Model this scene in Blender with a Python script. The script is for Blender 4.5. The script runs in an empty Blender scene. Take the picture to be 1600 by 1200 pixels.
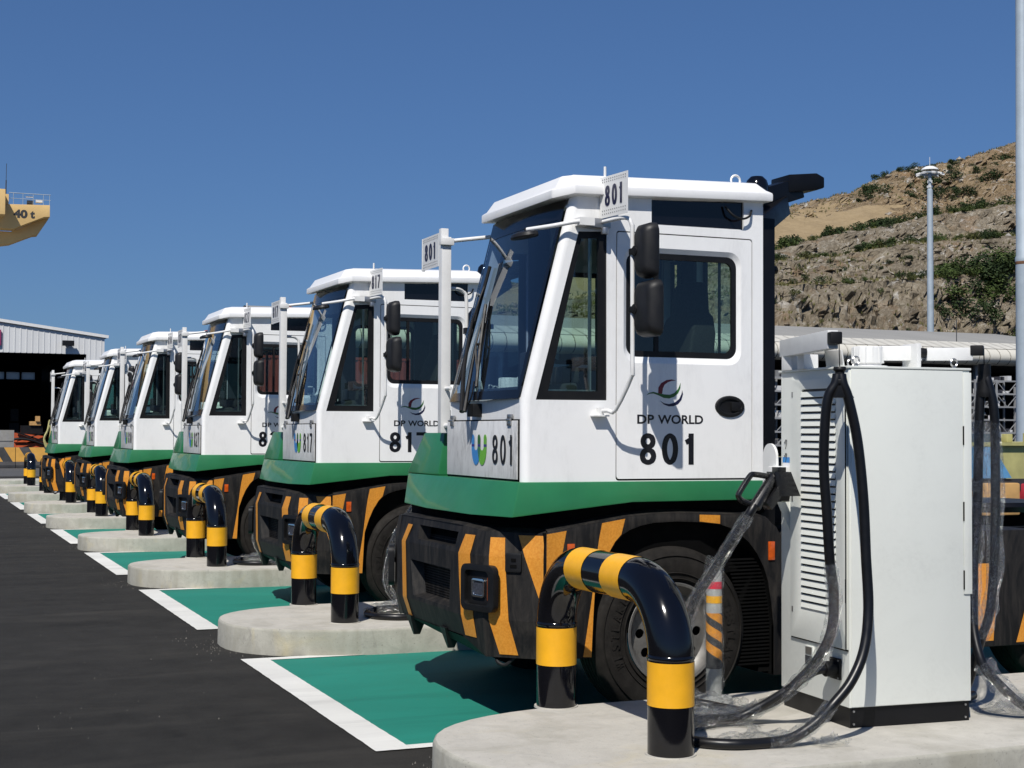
import bpy, bmesh, math, random
from mathutils import Vector, Matrix, noise
from mathutils.geometry import tessellate_polygon
rnd = random.Random(7)
R = math.radians
C = bpy.context.scene.collection
scene = bpy.context.scene

# ------------------------------------------------------------------ camera, sky, sun, exposure
cam_d = bpy.data.cameras.new('camera')
cam_d.sensor_width = 36.0
cam_d.lens = 36.0 * 2300.0 / 1600.0
cam_d.clip_start = 0.05
cam_d.clip_end = 3000.0
cam = bpy.data.objects.new('camera', cam_d)
C.objects.link(cam)
_th, _pit, _rol = R(22.44), R(1.915), R(0.3)
_F = Vector((math.sin(_th) * math.cos(_pit), math.cos(_th) * math.cos(_pit), math.sin(_pit)))
_R0 = Vector((math.cos(_th), -math.sin(_th), 0))
_U0 = _R0.cross(_F)
_Rv = _R0 * math.cos(_rol) + _U0 * math.sin(_rol)
_Uv = _U0 * math.cos(_rol) - _R0 * math.sin(_rol)
_m = Matrix((_Rv, _Uv, -_F)).transposed().to_4x4()
_m.translation = Vector((0, 0, 1.7))
cam.matrix_world = _m
scene.camera = cam

SUNL = Vector((0.52, 0.65, -1.0)).normalized()      # direction the light travels
w = bpy.data.worlds.new('World')
scene.world = w
w.use_nodes = True
nt = w.node_tree
bg = nt.nodes['Background']
sky = nt.nodes.new('ShaderNodeTexSky')
sky.sky_type = 'NISHITA'
sky.sun_disc = False
sky.sun_elevation = math.asin(-SUNL.z)
sky.sun_rotation = math.atan2(-SUNL.x, -SUNL.y)
sky.altitude = 0
sky.air_density = 1.0
sky.dust_density = 0.3
sky.ozone_density = 6.0
gm = nt.nodes.new('ShaderNodeGamma')
gm.inputs[1].default_value = 0.69
nt.links.new(sky.outputs[0], gm.inputs[0])
hs = nt.nodes.new('ShaderNodeMix'); hs.data_type = 'RGBA'; hs.blend_type = 'MULTIPLY'
hs.inputs[0].default_value = 1.0
hs.inputs[7].default_value = (0.445, 0.665, 1.015, 1)
nt.links.new(gm.outputs[0], hs.inputs[6])
nt.links.new(hs.outputs[2], bg.inputs[0])
bg.inputs[1].default_value = 0.118
sd = bpy.data.lights.new('sun', 'SUN')
sd.energy = 4.9
sd.angle = R(0.53)
sd.color = (1.0, 0.955, 0.89)
sun = bpy.data.objects.new('sun', sd)
C.objects.link(sun)
sun.rotation_euler = SUNL.to_track_quat('-Z', 'Y').to_euler()
scene.view_settings.view_transform = 'Standard'
scene.view_settings.look = 'None'
scene.view_settings.exposure = 0.0
scene.view_settings.gamma = 1.0
scene.view_settings.use_curve_mapping = False
scene.render.engine = 'CYCLES'
scene.cycles.max_bounces = 8
scene.cycles.transparent_max_bounces = 24
scene.cycles.use_denoising = True
scene.cycles.caustics_reflective = False
scene.cycles.caustics_refractive = False

# ------------------------------------------------------------------ materials
class NB:
    def __init__(s, name):
        s.m = bpy.data.materials.new(name)
        s.m.use_nodes = True
        s.t = s.m.node_tree
        s.b = s.t.nodes['Principled BSDF']
        s.out = s.t.nodes['Material Output']
        s._tc = None
    def n(s, ty, **k):
        x = s.t.nodes.new(ty)
        for a, v in k.items():
            setattr(x, a, v)
        return x
    def l(s, a, b):
        s.t.links.new(a, b)
    def tc(s, scale=(1, 1, 1), which='Object'):
        if s._tc is None:
            s._tc = s.n('ShaderNodeTexCoord')
        mp = s.n('ShaderNodeMapping')
        mp.inputs['Scale'].default_value = scale
        s.l(s._tc.outputs[which], mp.inputs[0])
        return mp.outputs[0]
    def noise(s, scale, detail=4, rough=0.55, vec=(1, 1, 1), dist=0.0):
        x = s.n('ShaderNodeTexNoise')
        x.inputs['Scale'].default_value = scale
        x.inputs['Detail'].default_value = detail
        x.inputs['Roughness'].default_value = rough
        x.inputs['Distortion'].default_value = dist
        s.l(s.tc(vec), x.inputs['Vector'])
        return x.outputs['Fac']
    def ramp(s, fac, stops):
        x = s.n('ShaderNodeValToRGB')
        el = x.color_ramp.elements
        while len(el) < len(stops):
            el.new(0.5)
        for e, (p, c) in zip(el, stops):
            e.position = p
            e.color = tuple(c) + (1,) if len(c) == 3 else c
        s.l(fac, x.inputs[0])
        return x.outputs[0]
    def mix(s, fac, a, b, mode='MIX'):
        x = s.n('ShaderNodeMix', data_type='RGBA', blend_type=mode)
        for i, v in ((0, fac), (6, a), (7, b)):
            if hasattr(v, 'is_linked') or hasattr(v, 'links'):
                s.l(v, x.inputs[i])
            else:
                x.inputs[i].default_value = v if i == 0 else (tuple(v) + (1,))
        return x.outputs[2]
    def bump(s, h, dist=0.01, strength=0.5, prev=None):
        x = s.n('ShaderNodeBump')
        x.inputs['Distance'].default_value = dist
        x.inputs['Strength'].default_value = strength
        s.l(h, x.inputs['Height'])
        if prev is not None:
            s.l(prev, x.inputs['Normal'])
        return x.outputs[0]
    def set(s, **k):
        for a, v in k.items():
            i = s.b.inputs[a.replace('_', ' ')]
            if hasattr(v, 'links'):
                s.l(v, i)
            elif isinstance(v, tuple) and len(v) == 3:
                i.default_value = v + (1,)
            else:
                i.default_value = v
        return s

def simple(name, col, rough=0.5, metal=0.0, var=0.12, scale=6.0, bumpd=0.0, coat=0.0, bscale=None, spec=0.5, vec=(1, 1, 1), lo=None):
    b = NB(name)
    f = b.noise(scale, 5, 0.6, vec)
    dark = tuple(c * (1 - var) for c in col) if lo is None else lo
    lite = tuple(min(1, c * (1 + var)) for c in col)
    b.set(Base_Color=b.ramp(f, [(0.32, dark), (0.68, lite)]), Metallic=metal, Coat_Weight=coat)
    b.b.inputs['Specular IOR Level'].default_value = spec
    r = b.ramp(b.noise(scale * 2.3, 3), [(0.3, (rough * 0.85,) * 3), (0.7, (min(1, rough * 1.15),) * 3)])
    b.l(r, b.b.inputs['Roughness'])
    if bumpd:
        b.set(Normal=b.bump(b.noise(bscale or scale * 4, 4), bumpd, 0.6))
    return b.m

M = {}
def dirty_white(name, amount, streak=True, col=(0.86, 0.86, 0.845)):
    b = NB(name)
    base = b.ramp(b.noise(2.0, 3), [(0.3, tuple(c * 0.97 for c in col)), (0.7, col)])
    d1 = b.noise(3.2, 6, 0.65, (1, 1, 0.45 if streak else 1), 0.6)
    d2 = b.noise(38.0, 4, 0.7, (1, 1, 0.25 if streak else 1))
    m1 = b.ramp(d1, [(0.44, (0, 0, 0)), (0.68, (1, 1, 1))])
    m2 = b.ramp(d2, [(0.40, (0.2, 0.2, 0.2)), (0.65, (1, 1, 1))])
    mm = b.mix(1.0, m1, m2, 'MULTIPLY')
    am = b.mix(1.0, mm, (amount,) * 3, 'MULTIPLY')
    b.set(Base_Color=b.mix(am, base, (0.16, 0.155, 0.15)), Roughness=0.38)
    b.b.inputs['Coat Weight'].default_value = 0.15
    b.set(Normal=b.bump(b.noise(14, 2), 0.0015, 0.25))
    return b.m
M['white'] = dirty_white('white_cab_paint', 0.16)
M['white_panel'] = dirty_white('white_front_panel_grime', 0.85, True, (0.76, 0.76, 0.745))
M['white_roof'] = dirty_white('white_roof_paint', 0.12, False, (0.83, 0.83, 0.82))
M['white_metal'] = simple('white_powder_coat', (0.72, 0.72, 0.705), 0.42, var=0.05, scale=9)
M['charger'] = dirty_white('charger_off_white', 0.10, False, (0.735, 0.755, 0.705))
M['green'] = simple('green_skirt_paint', (0.022, 0.165, 0.062), 0.33, var=0.10, scale=3, coat=0.25, bumpd=0.001, bscale=10)
M['black'] = simple('black_satin_paint', (0.004, 0.004, 0.005), 0.38, var=0.2, scale=4, spec=0.3)
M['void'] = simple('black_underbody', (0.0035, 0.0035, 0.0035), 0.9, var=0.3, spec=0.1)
M['rubber_trim'] = simple('black_rubber_trim', (0.007, 0.007, 0.0075), 0.5, var=0.2, spec=0.3)
M['mirror_shell'] = simple('mirror_shell_plastic', (0.011, 0.011, 0.012), 0.5, var=0.25, scale=8, bumpd=0.0008, bscale=120, spec=0.35)
def scuffed(name):
    b = NB(name)
    s1 = b.noise(5, 7, 0.72, (1.2, 1.2, 0.35), 1.3)
    s2 = b.noise(30, 5, 0.7, (1, 1, 0.12))
    m = b.mix(0.45, b.ramp(s1, [(0.45, (0, 0, 0)), (0.72, (1, 1, 1))]), b.ramp(s2, [(0.48, (0, 0, 0)), (0.75, (1, 1, 1))]))
    b.set(Base_Color=b.mix(m, (0.008, 0.008, 0.0085), (0.055, 0.048, 0.041)), Roughness=0.6)
    b.b.inputs['Specular IOR Level'].default_value = 0.22
    b.set(Normal=b.bump(b.noise(60, 4), 0.001, 0.5))
    return b.m
M['bumper'] = scuffed('dusty_black_bumper_plastic')
def reflective(name, col):
    b = NB(name)
    s1 = b.noise(7, 6, 0.7, (1, 1, 0.5), 0.8)
    s3 = b.noise(80, 2, 0.6)
    k = b.ramp(s1, [(0.42, col), (0.62, tuple(c * 0.86 for c in col)), (0.76, tuple(c * 0.5 + 0.03 for c in col))])
    b.set(Base_Color=b.mix(0.18, k, b.ramp(s3, [(0.4, (0.5, 0.2, 0.03)), (0.6, (0.9, 0.5, 0.1))]), 'MIX'), Roughness=0.45)
    return b.m
M['orange_film'] = reflective('orange_reflective_film', (0.62, 0.235, 0.018))
M['yellow_band'] = simple('yellow_reflective_band', (0.80, 0.395, 0.014), 0.42, var=0.07, scale=10)
M['gloss_black'] = simple('glossy_black_pipe_paint', (0.003, 0.003, 0.0045), 0.11, var=0.2, scale=3, bumpd=0.0012, bscale=7, coat=0.0, spec=0.55)
M['tyre'] = simple('tyre_rubber', (0.014, 0.0125, 0.011), 0.8, var=0.4, scale=14, bumpd=0.001, bscale=60, spec=0.2)
M['rim'] = simple('shaded_silver_wheel_steel', (0.17, 0.165, 0.155), 0.52, metal=0.55, var=0.25, scale=12)  # silver lowered in the base colour to give the wheel deeper shade
M['rusty_hub'] = simple('rusty_hub_steel', (0.16, 0.085, 0.05), 0.75, metal=0.2, var=0.5, scale=22)
M['steel'] = simple('bare_steel', (0.42, 0.42, 0.42), 0.32, metal=0.9, var=0.15)
M['chrome'] = simple('chrome_ring', (0.8, 0.8, 0.8), 0.12, metal=1.0, var=0.03)
M['amber'] = simple('amber_lens', (0.55, 0.09, 0.01), 0.18, var=0.2, scale=30, coat=0.5)
M['amber_shaded'] = simple('shaded_amber_lens', (0.16, 0.035, 0.008), 0.3, var=0.3, scale=30)  # amber darkened in the colour itself, for an indicator sitting in shade
M['navy'] = simple('navy_lettering', (0.008, 0.010, 0.045), 0.4, var=0.05)
M['ink'] = simple('black_lettering', (0.006, 0.006, 0.009), 0.4, var=0.1)
M['logo_red'] = simple('dark_red_print', (0.16, 0.006, 0.02), 0.4, var=0.05)
M['logo_green'] = simple('green_print', (0.03, 0.13, 0.025), 0.4, var=0.05)
M['logo_blue'] = simple('blue_print', (0.045, 0.23, 0.55), 0.4, var=0.05)
M['logo_lime'] = simple('lime_print', (0.14, 0.42, 0.04), 0.4, var=0.05)
M['logo_purple'] = simple('purple_print', (0.035, 0.03, 0.22), 0.4, var=0.05)
M['seat'] = simple('black_seat_fabric', (0.008, 0.008, 0.010), 0.85, var=0.3, scale=40)
M['dash'] = simple('grey_dashboard_plastic', (0.030, 0.032, 0.036), 0.6, var=0.3)
M['cab_lining'] = simple('dark_blue_grey_cab_lining', (0.022, 0.026, 0.034), 0.7, var=0.2)
M['lamp_glass'] = simple('headlamp_lens', (0.10, 0.11, 0.14), 0.06, metal=0.6, var=0.3, scale=60)
M['orange_beacon'] = simple('orange_beacon_lens', (0.45, 0.09, 0.01), 0.2, var=0.1, coat=0.5)
M['red_tape'] = simple('red_tape', (0.62, 0.03, 0.06), 0.35, var=0.08)
M['grey_post'] = simple('grey_flexible_post', (0.30, 0.31, 0.30), 0.5, var=0.1)

def glass(name, tint, fr=1.5, boost=1.0):
    b = NB(name)
    b.t.nodes.remove(b.b)
    tr = b.n('ShaderNodeBsdfTransparent')
    tr.inputs[0].default_value = tint + (1,)
    gl = b.n('ShaderNodeBsdfGlossy')
    gl.inputs['Roughness'].default_value = 0.015
    gl.inputs[0].default_value = (0.93, 0.96, 1.0, 1)
    ge = b.n('ShaderNodeNewGeometry')
    dt = b.n('ShaderNodeVectorMath', operation='DOT_PRODUCT')
    b.l(ge.outputs['Normal'], dt.inputs[0]); b.l(ge.outputs['Incoming'], dt.inputs[1])
    ab = b.n('ShaderNodeMath', operation='ABSOLUTE'); b.l(dt.outputs['Value'], ab.inputs[0])
    om = b.n('ShaderNodeMath', operation='SUBTRACT'); om.inputs[0].default_value = 1.0; b.l(ab.outputs[0], om.inputs[1])
    pw5 = b.n('ShaderNodeMath', operation='POWER'); pw5.inputs[1].default_value = 5.0; b.l(om.outputs[0], pw5.inputs[0])
    mu = b.n('ShaderNodeMath', operation='MULTIPLY_ADD')      # both faces of the pane together
    mu.use_clamp = True
    mu.inputs[1].default_value = 0.92 * boost
    mu.inputs[2].default_value = 0.08 * boost
    b.l(pw5.outputs[0], mu.inputs[0])
    mx = b.n('ShaderNodeMixShader')
    b.l(mu.outputs[0], mx.inputs[0])
    b.l(tr.outputs[0], mx.inputs[1])
    b.l(gl.outputs[0], mx.inputs[2])
    b.l(mx.outputs[0], b.out.inputs[0])
    return b.m
M['windscreen'] = glass('blue_tinted_windscreen', (0.50, 0.60, 0.70), boost=1.15)
M['side_glass'] = glass('green_tinted_side_glass', (0.60, 0.74, 0.68), boost=0.8)
M['dark_glass'] = simple('black_tinted_glass', (0.004, 0.004, 0.006), 0.12, var=0.1)

def plastic_wrap(name, hi=0.55, lo=0.04):
    b = NB(name)
    b.t.nodes.remove(b.b)
    bm = b.bump(b.noise(48, 5, 0.7, (1, 1, 0.5), 1.6), 0.05, 1.0)
    tr = b.n('ShaderNodeBsdfTransparent')
    tr.inputs[0].default_value = (0.97, 0.975, 0.97, 1)
    gl = b.n('ShaderNodeBsdfGlossy')
    gl.inputs['Roughness'].default_value = 0.13
    b.l(bm, gl.inputs['Normal'])
    df = b.n('ShaderNodeBsdfTranslucent')
    df.inputs[0].default_value = (0.85, 0.86, 0.84, 1)
    m1 = b.n('ShaderNodeMixShader')
    lw = b.n('ShaderNodeLayerWeight'); lw.inputs[0].default_value = 0.25; b.l(bm, lw.inputs['Normal'])
    b.l(b.mix(1.0, b.ramp(lw.outputs['Facing'], [(0.45, (0.01,) * 3), (1.0, (0.22,) * 3)]), b.ramp(b.noise(20, 4, 0.7), [(0.35, (0.25,) * 3), (0.7, (1, 1, 1))]), 'MULTIPLY'), m1.inputs[0])
    b.l(tr.outputs[0], m1.inputs[1])
    b.l(df.outputs[0], m1.inputs[2])
    m2 = b.n('ShaderNodeMixShader')
    b.l(b.ramp(b.noise(42, 5, 0.75, dist=1.4), [(0.42, (lo,) * 3), (0.66, (hi,) * 3)]), m2.inputs[0])
    b.l(m1.outputs[0], m2.inputs[1])
    b.l(gl.outputs[0], m2.inputs[2])
    b.l(m2.outputs[0], b.out.inputs[0])
    return b.m
M['plastic'] = plastic_wrap('clear_plastic_film')
M['cable'] = simple('black_cable_sheath', (0.005, 0.005, 0.006), 0.36, var=0.15, scale=10, spec=0.4)

M['thin_film'] = plastic_wrap('thin_clear_film', 0.30, 0.01)
def asphalt():
    b = NB('dark_asphalt')
    big = b.noise(0.5, 6, 0.6, (0.25, 1.3, 1), 0.5)
    mid = b.noise(3.0, 6, 0.7)
    fine = b.noise(120, 4, 0.75)
    c1 = b.ramp(big, [(0.35, (0.017, 0.0165, 0.015)), (0.65, (0.030, 0.029, 0.0265))])
    c2 = b.mix(0.45, c1, b.ramp(mid, [(0.3, (0.012, 0.0118, 0.011)), (0.72, (0.046, 0.044, 0.040))]))
    sp = b.ramp(fine, [(0.54, (0, 0, 0)), (0.72, (1, 1, 1))])
    c3 = b.mix(b.mix(1.0, sp, (0.40,) * 3, 'MULTIPLY'), c2, (0.15, 0.143, 0.128))
    dust = b.ramp(b.noise(1.1, 6, 0.7, (0.16, 1.0, 1), 0.9), [(0.52, (0, 0, 0)), (0.80, (0.55,) * 3)])
    c4 = b.mix(dust, c3, (0.068, 0.063, 0.054))
    oil = b.ramp(b.noise(1.7, 3, 0.5, (1, 1, 1), 0.3), [(0.70, (0, 0, 0)), (0.78, (0.8,) * 3)])
    b.set(Base_Color=b.mix(oil, c4, (0.006, 0.006, 0.006)), Roughness=0.9)
    b.b.inputs['Specular IOR Level'].default_value = 0.18
    n1 = b.bump(fine, 0.006, 0.9)
    b.set(Normal=b.bump(b.noise(420, 2), 0.002, 0.7, n1))
    return b.m
M['asphalt'] = asphalt()
def paint_on_road(name, col, wear, under=(0.04, 0.04, 0.04)):
    b = NB(name)
    big = b.noise(1.2, 6, 0.6, (0.5, 1, 1), 0.7)
    fine = b.noise(220, 3, 0.7)
    w1 = b.noise(9, 7, 0.75, dist=0.6)
    c1 = b.ramp(big, [(0.3, tuple(c * 0.84 for c in col)), (0.7, tuple(min(1, c * 1.1) for c in col))])
    spots = b.ramp(w1, [(0.66, (0, 0, 0)), (0.80, (wear,) * 3)])
    c2 = b.mix(spots, c1, under)
    c3 = b.mix(b.ramp(fine, [(0.60, (0, 0, 0)), (0.85, (0.35,) * 3)]), c2, tuple(c * 0.5 for c in col))
    tyre_m = b.ramp(b.noise(1.5, 5, 0.65, (0.12, 1.6, 1), 0.3), [(0.55, (0, 0, 0)), (0.75, (0.35,) * 3)])
    c3 = b.mix(tyre_m, c3, tuple(c * 0.35 for c in col))
    b.set(Base_Color=c3, Roughness=0.75)
    b.b.inputs['Specular IOR Level'].default_value = 0.25
    b.set(Normal=b.bump(fine, 0.004, 0.7))
    return b.m
M['bay_green'] = paint_on_road('teal_green_bay_paint', (0.018, 0.215, 0.160), 0.4)
M['line_white'] = paint_on_road('white_road_paint', (0.72, 0.715, 0.67), 0.45, (0.25, 0.25, 0.24))
def concrete(name, a, bcol, stain=0.5, moss=False):
    b = NB(name)
    big = b.noise(1.3, 7, 0.65, dist=0.8)
    mid = b.noise(6, 7, 0.7, dist=0.4)
    fine = b.noise(120, 4, 0.7)
    c = b.mix(0.5, b.ramp(big, [(0.3, a), (0.7, bcol)]), b.ramp(mid, [(0.3, tuple(x * 0.86 for x in a)), (0.7, bcol)]))
    yl = b.ramp(b.noise(1.6, 5, 0.6, (1, 1.6, 1), 1.2), [(0.58, (0, 0, 0)), (0.75, (stain * 0.55,) * 3)])
    c = b.mix(yl, c, (0.50, 0.42, 0.22))
    sp = b.ramp(fine, [(0.62, (0, 0, 0)), (0.82, (0.5,) * 3)])
    c = b.mix(sp, c, (0.20, 0.19, 0.17))
    st = b.ramp(b.noise(12, 6, 0.75, (1, 1, 0.6), 1.0), [(0.56, (0, 0, 0)), (0.74, (stain,) * 3)])
    c = b.mix(st, c, (0.24, 0.23, 0.205))
    damp = b.ramp(b.noise(2.4, 4, 0.55, (1, 1, 0.10), 0.6), [(0.52, (0, 0, 0)), (0.62, (stain * 0.6,) * 3)])
    c = b.mix(damp, c, (0.27, 0.255, 0.20))
    pores = b.ramp(b.noise(60, 3, 0.6), [(0.66, (0, 0, 0)), (0.72, (0.7,) * 3)])
    c = b.mix(pores, c, (0.13, 0.125, 0.11))
    b.set(Base_Color=c, Roughness=0.88)
    n1 = b.bump(fine, 0.002, 0.6)
    b.set(Normal=b.bump(mid, 0.012, 0.5, n1))
    return b.m
M['island_top'] = concrete('trowelled_concrete', (0.43, 0.41, 0.36), (0.55, 0.525, 0.465), 0.45)
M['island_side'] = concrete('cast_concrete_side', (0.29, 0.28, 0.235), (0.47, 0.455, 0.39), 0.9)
M['grey_concrete'] = concrete('grey_concrete', (0.22, 0.22, 0.21), (0.32, 0.31, 0.30), 0.5)

# ------------------------------------------------------------------ mesh helpers
class MB:
    """Collects geometry in world (design) coordinates; build() links it as ONE object."""
    def __init__(s):
        s.v = []; s.f = []; s.mi = []; s.cur = 0
    def add(s, verts, faces):
        o = len(s.v)
        s.v += [tuple(p) for p in verts]
        s.f += [tuple(i + o for i in f) for f in faces]
        s.mi += [s.cur] * len(faces)
        return s
    def box(s, x0, x1, y0, y1, z0, z1):
        v = [(x, y, z) for z in (z0, z1) for y in (y0, y1) for x in (x0, x1)]
        return s.add(v, [(0, 2, 3, 1), (4, 5, 7, 6), (0, 1, 5, 4), (2, 6, 7, 3), (0, 4, 6, 2), (1, 3, 7, 5)])
    def bar(s, a, b, wy, wz, up=(0, 0, 1)):
        a = Vector(a); b = Vector(b); d = (b - a).normalized()
        upv = Vector(up)
        if abs(d.dot(upv)) > 0.98:
            upv = Vector((1, 0, 0))
        sx = d.cross(upv).normalized(); sz = sx.cross(d)
        v = []
        for p in (a, b):
            for i, j in ((-1, -1), (1, -1), (1, 1), (-1, 1)):
                v.append(p + sx * i * wy / 2 + sz * j * wz / 2)
        return s.add(v, [(3, 2, 1, 0), (4, 5, 6, 7), (0, 1, 5, 4), (1, 2, 6, 5), (2, 3, 7, 6), (3, 0, 4, 7)])
    def prism(s, poly, f3, d0, d1):
        """poly: 2D loop; f3(p, depth) -> 3D."""
        n = len(poly)
        v = [f3(p, d0) for p in poly] + [f3(p, d1) for p in poly]
        s.add(v, [tuple(range(n)), tuple(range(2 * n - 1, n - 1, -1))] + [(i, (i + 1) % n, n + (i + 1) % n, n + i) for i in range(n)])
        return s
    def plate(s, outer, holes, f3, d0, d1, back=True):
        loops = [outer] + list(holes)
        tri = tessellate_polygon([[Vector((p[0], p[1], 0)) for p in lp] for lp in loops])
        flat = [p for lp in loops for p in lp]
        n = len(flat)
        v = [f3(p, d0) for p in flat] + ([f3(p, d1) for p in flat])
        fs = [tuple(t) for t in tri]
        if back:
            fs += [tuple(i + n for i in reversed(t)) for t in tri]
        o = 0
        for lp in (loops if abs(d1 - d0) > 1e-6 else ()):
            k = len(lp)
            fs += [(o + i, o + (i + 1) % k, n + o + (i + 1) % k, n + o + i) for i in range(k)]
            o += k
        return s.add(v, fs)
    def face(s, pts):
        return s.add(pts, [tuple(range(len(pts)))])
    def loft(s, loops, cap0=True, cap1=True, closed=True):
        n = len(loops[0]); v = [p for lp in loops for p in lp]; fs = []
        for k in range(len(loops) - 1):
            for i in range(n if closed else n - 1):
                j = (i + 1) % n
                fs.append((k * n + i, k * n + j, (k + 1) * n + j, (k + 1) * n + i))
        if cap0: fs.append(tuple(range(n - 1, -1, -1)))
        if cap1: fs.append(tuple((len(loops) - 1) * n + i for i in range(n)))
        return s.add(v, fs)
    def lathe(s, prof, center, axis='Z', seg=32, closed=False):
        c = Vector(center); v = []
        for k in range(seg):
            a = 2 * math.pi * k / seg; ca, sa = math.cos(a), math.sin(a)
            for r, h in prof:
                if axis == 'Z': q = Vector((r * ca, r * sa, h))
                elif axis == 'Y': q = Vector((r * ca, h, r * sa))
                else: q = Vector((h, r * ca, r * sa))
                v.append(c + q)
        n = len(prof); fs = []
        for k in range(seg):
            for i in range(n if closed else n - 1):
                j = (i + 1) % n; k2 = (k + 1) % seg
                fs.append((k * n + i, k * n + j, k2 * n + j, k2 * n + i))
        return s.add(v, fs)
    def cyl(s, a, b, r, seg=16, r2=None):
        return s.tube([a, b], r, seg, smooth=0, r_end=r2)
    def tube(s, pts, r, seg=12, smooth=4, r_end=None, cap=True, rfun=None):
        p = [Vector(q) for q in pts]
        if smooth and len(p) > 2:
            q = []
            for i in range(len(p) - 1):
                p0 = p[max(i - 1, 0)]; p1 = p[i]; p2 = p[i + 1]; p3 = p[min(i + 2, len(p) - 1)]
                for k in range(smooth):
                    t = k / smooth
                    q.append(0.5 * ((2 * p1) + (-p0 + p2) * t + (2 * p0 - 5 * p1 + 4 * p2 - p3) * t * t + (-p0 + 3 * p1 - 3 * p2 + p3) * t ** 3))
            q.append(p[-1]); p = q
        d = (p[1] - p[0]).normalized()
        up = Vector((0, 0, 1)) if abs(d.z) < 0.9 else Vector((1, 0, 0))
        nx = d.cross(up).normalized()
        loops = []
        for i, c in enumerate(p):
            dd = (p[min(i + 1, len(p) - 1)] - p[max(i - 1, 0)]).normalized()
            nx = (nx - dd * nx.dot(dd)).normalized(); ny = dd.cross(nx)
            t = i / (len(p) - 1)
            rr = r if r_end is None else r + (r_end - r) * t
            lp = []
            for k in range(seg):
                a = 2 * math.pi * k / seg
                r3 = rr if rfun is None else rfun(t, a, c) * rr
                lp.append(c + nx * math.cos(a) * r3 + ny * math.sin(a) * r3)
            loops.append(lp)
        return s.loft(loops, cap, cap)
    def build(s, name, mats, parent=None, origin=(0, 0, 0), bevel=0.0, angle=38, recalc=True, seg=2):
        if not isinstance(mats, (list, tuple)): mats = [mats]
        me = bpy.data.meshes.new(name)
        o = Vector(origin)
        me.from_pydata([Vector(p) - o for p in s.v], [], s.f)
        for m in mats: me.materials.append(m)
        if len(mats) > 1:
            me.polygons.foreach_set('material_index', s.mi)
        if recalc or bevel:
            bm = bmesh.new(); bm.from_mesh(me)
            if recalc: bmesh.ops.recalc_face_normals(bm, faces=bm.faces)
            if bevel:
                es = [e for e in bm.edges if len(e.link_faces) == 2 and e.calc_face_angle(0) > R(25)]
                bmesh.ops.bevel(bm, geom=es, offset=bevel, segments=seg, affect='EDGES', profile=0.6, clamp_overlap=True)
            bm.to_mesh(me); bm.free()
        me.shade_smooth()
        me.set_sharp_from_angle(angle=R(angle))
        ob = bpy.data.objects.new(name, me)
        C.objects.link(ob)
        if parent is not None: ob.parent = parent
        return ob

def tag(o, label=None, cat=None, group=None, kind=None):
    if label: o['label'] = label
    if cat: o['category'] = cat
    if group: o['group'] = group
    if kind: o['kind'] = kind
    return o
def empty(name, loc, rz=0.0):
    o = bpy.data.objects.new(name, None); C.objects.link(o)
    o.location = loc; o.rotation_euler = (0, 0, rz); o.empty_display_size = 0.2
    return o
def kids(o): return [c for c in bpy.data.objects if c.parent == o]
_kc = {}
def copy_tree(o, parent=None):
    c = o.copy(); C.objects.link(c)
    if parent is not None: c.parent = parent
    for ch in list(o.children): copy_tree(ch, c)
    return c
def solo(name, mb, mats, loc, label, cat, group=None, kind=None, **k):
    """A thing that is one mesh, its origin at loc."""
    o = mb.build(name, mats, None, loc, **k); o.location = loc
    return tag(o, label, cat, group, kind)
def struct(name, mb, mats, kind='structure', **k):
    o = mb.build(name, mats, **k); o['kind'] = kind
    return o
XZ = lambda y: (lambda p, d: (p[0], y + d, p[1]))        # plane facing -Y, depth goes +Y
YZ = lambda x: (lambda p, d: (x + d, p[0], p[1]))        # plane facing -X, depth goes +X
def rrect(x0, x1, z0, z1, r, seg=5, corners=(1, 1, 1, 1)):
    """corners: bl, br, tr, tl"""
    out = []
    for (cx, cz, a0), on in zip(((x0 + r, z0 + r, 180), (x1 - r, z0 + r, 270), (x1 - r, z1 - r, 0), (x0 + r, z1 - r, 90)), corners):
        if on:
            for k in range(seg + 1):
                a = R(a0 + 90 * k / seg); out.append((cx + r * math.cos(a), cz + r * math.sin(a)))
        else:
            out.append((x0 if a0 in (180, 90) else x1, z0 if a0 in (180, 270) else z1))
    return out
def ellipse(cx, cz, rx, rz, n=24):
    return [(cx + rx * math.cos(2 * math.pi * k / n), cz + rz * math.sin(2 * math.pi * k / n)) for k in range(n)]
_tx = {}
def text2d(txt, bold=0.0):
    key = (txt, bold)
    if key not in _tx:
        cu = bpy.data.curves.new('t', 'FONT'); cu.body = txt; cu.offset = bold; cu.resolution_u = 4
        ob = bpy.data.objects.new('t', cu); C.objects.link(ob)
        bpy.context.view_layer.update()
        me = bpy.data.meshes.new_from_object(ob.evaluated_get(bpy.context.evaluated_depsgraph_get()))
        vs = [(v.co.x, v.co.y) for v in me.vertices]; fs = [tuple(p.vertices) for p in me.polygons]
        bpy.data.objects.remove(ob); bpy.data.curves.remove(cu); bpy.data.meshes.remove(me)
        x0 = min(a for a, b in vs); x1 = max(a for a, b in vs); y0 = min(b for a, b in vs); y1 = max(b for a, b in vs)
        _tx[key] = ([((a - x0) / (x1 - x0), (b - y0) / (y1 - y0)) for a, b in vs], fs)
    return _tx[key]
def put_text(mb, txt, f3, a0, a1, z0, z1, bold=0.02, depth=0.0):
    vs, fs = text2d(txt, bold)
    return mb.add([f3((a0 + (a1 - a0) * x, z0 + (z1 - z0) * y), depth) for x, y in vs], fs)
def _arc(cx, cy, rx, ry, a0, a1, n=12):
    return [(cx + rx * math.cos(R(a0 + (a1 - a0) * i / n)), cy + ry * math.sin(R(a0 + (a1 - a0) * i / n))) for i in range(n + 1)]
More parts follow.
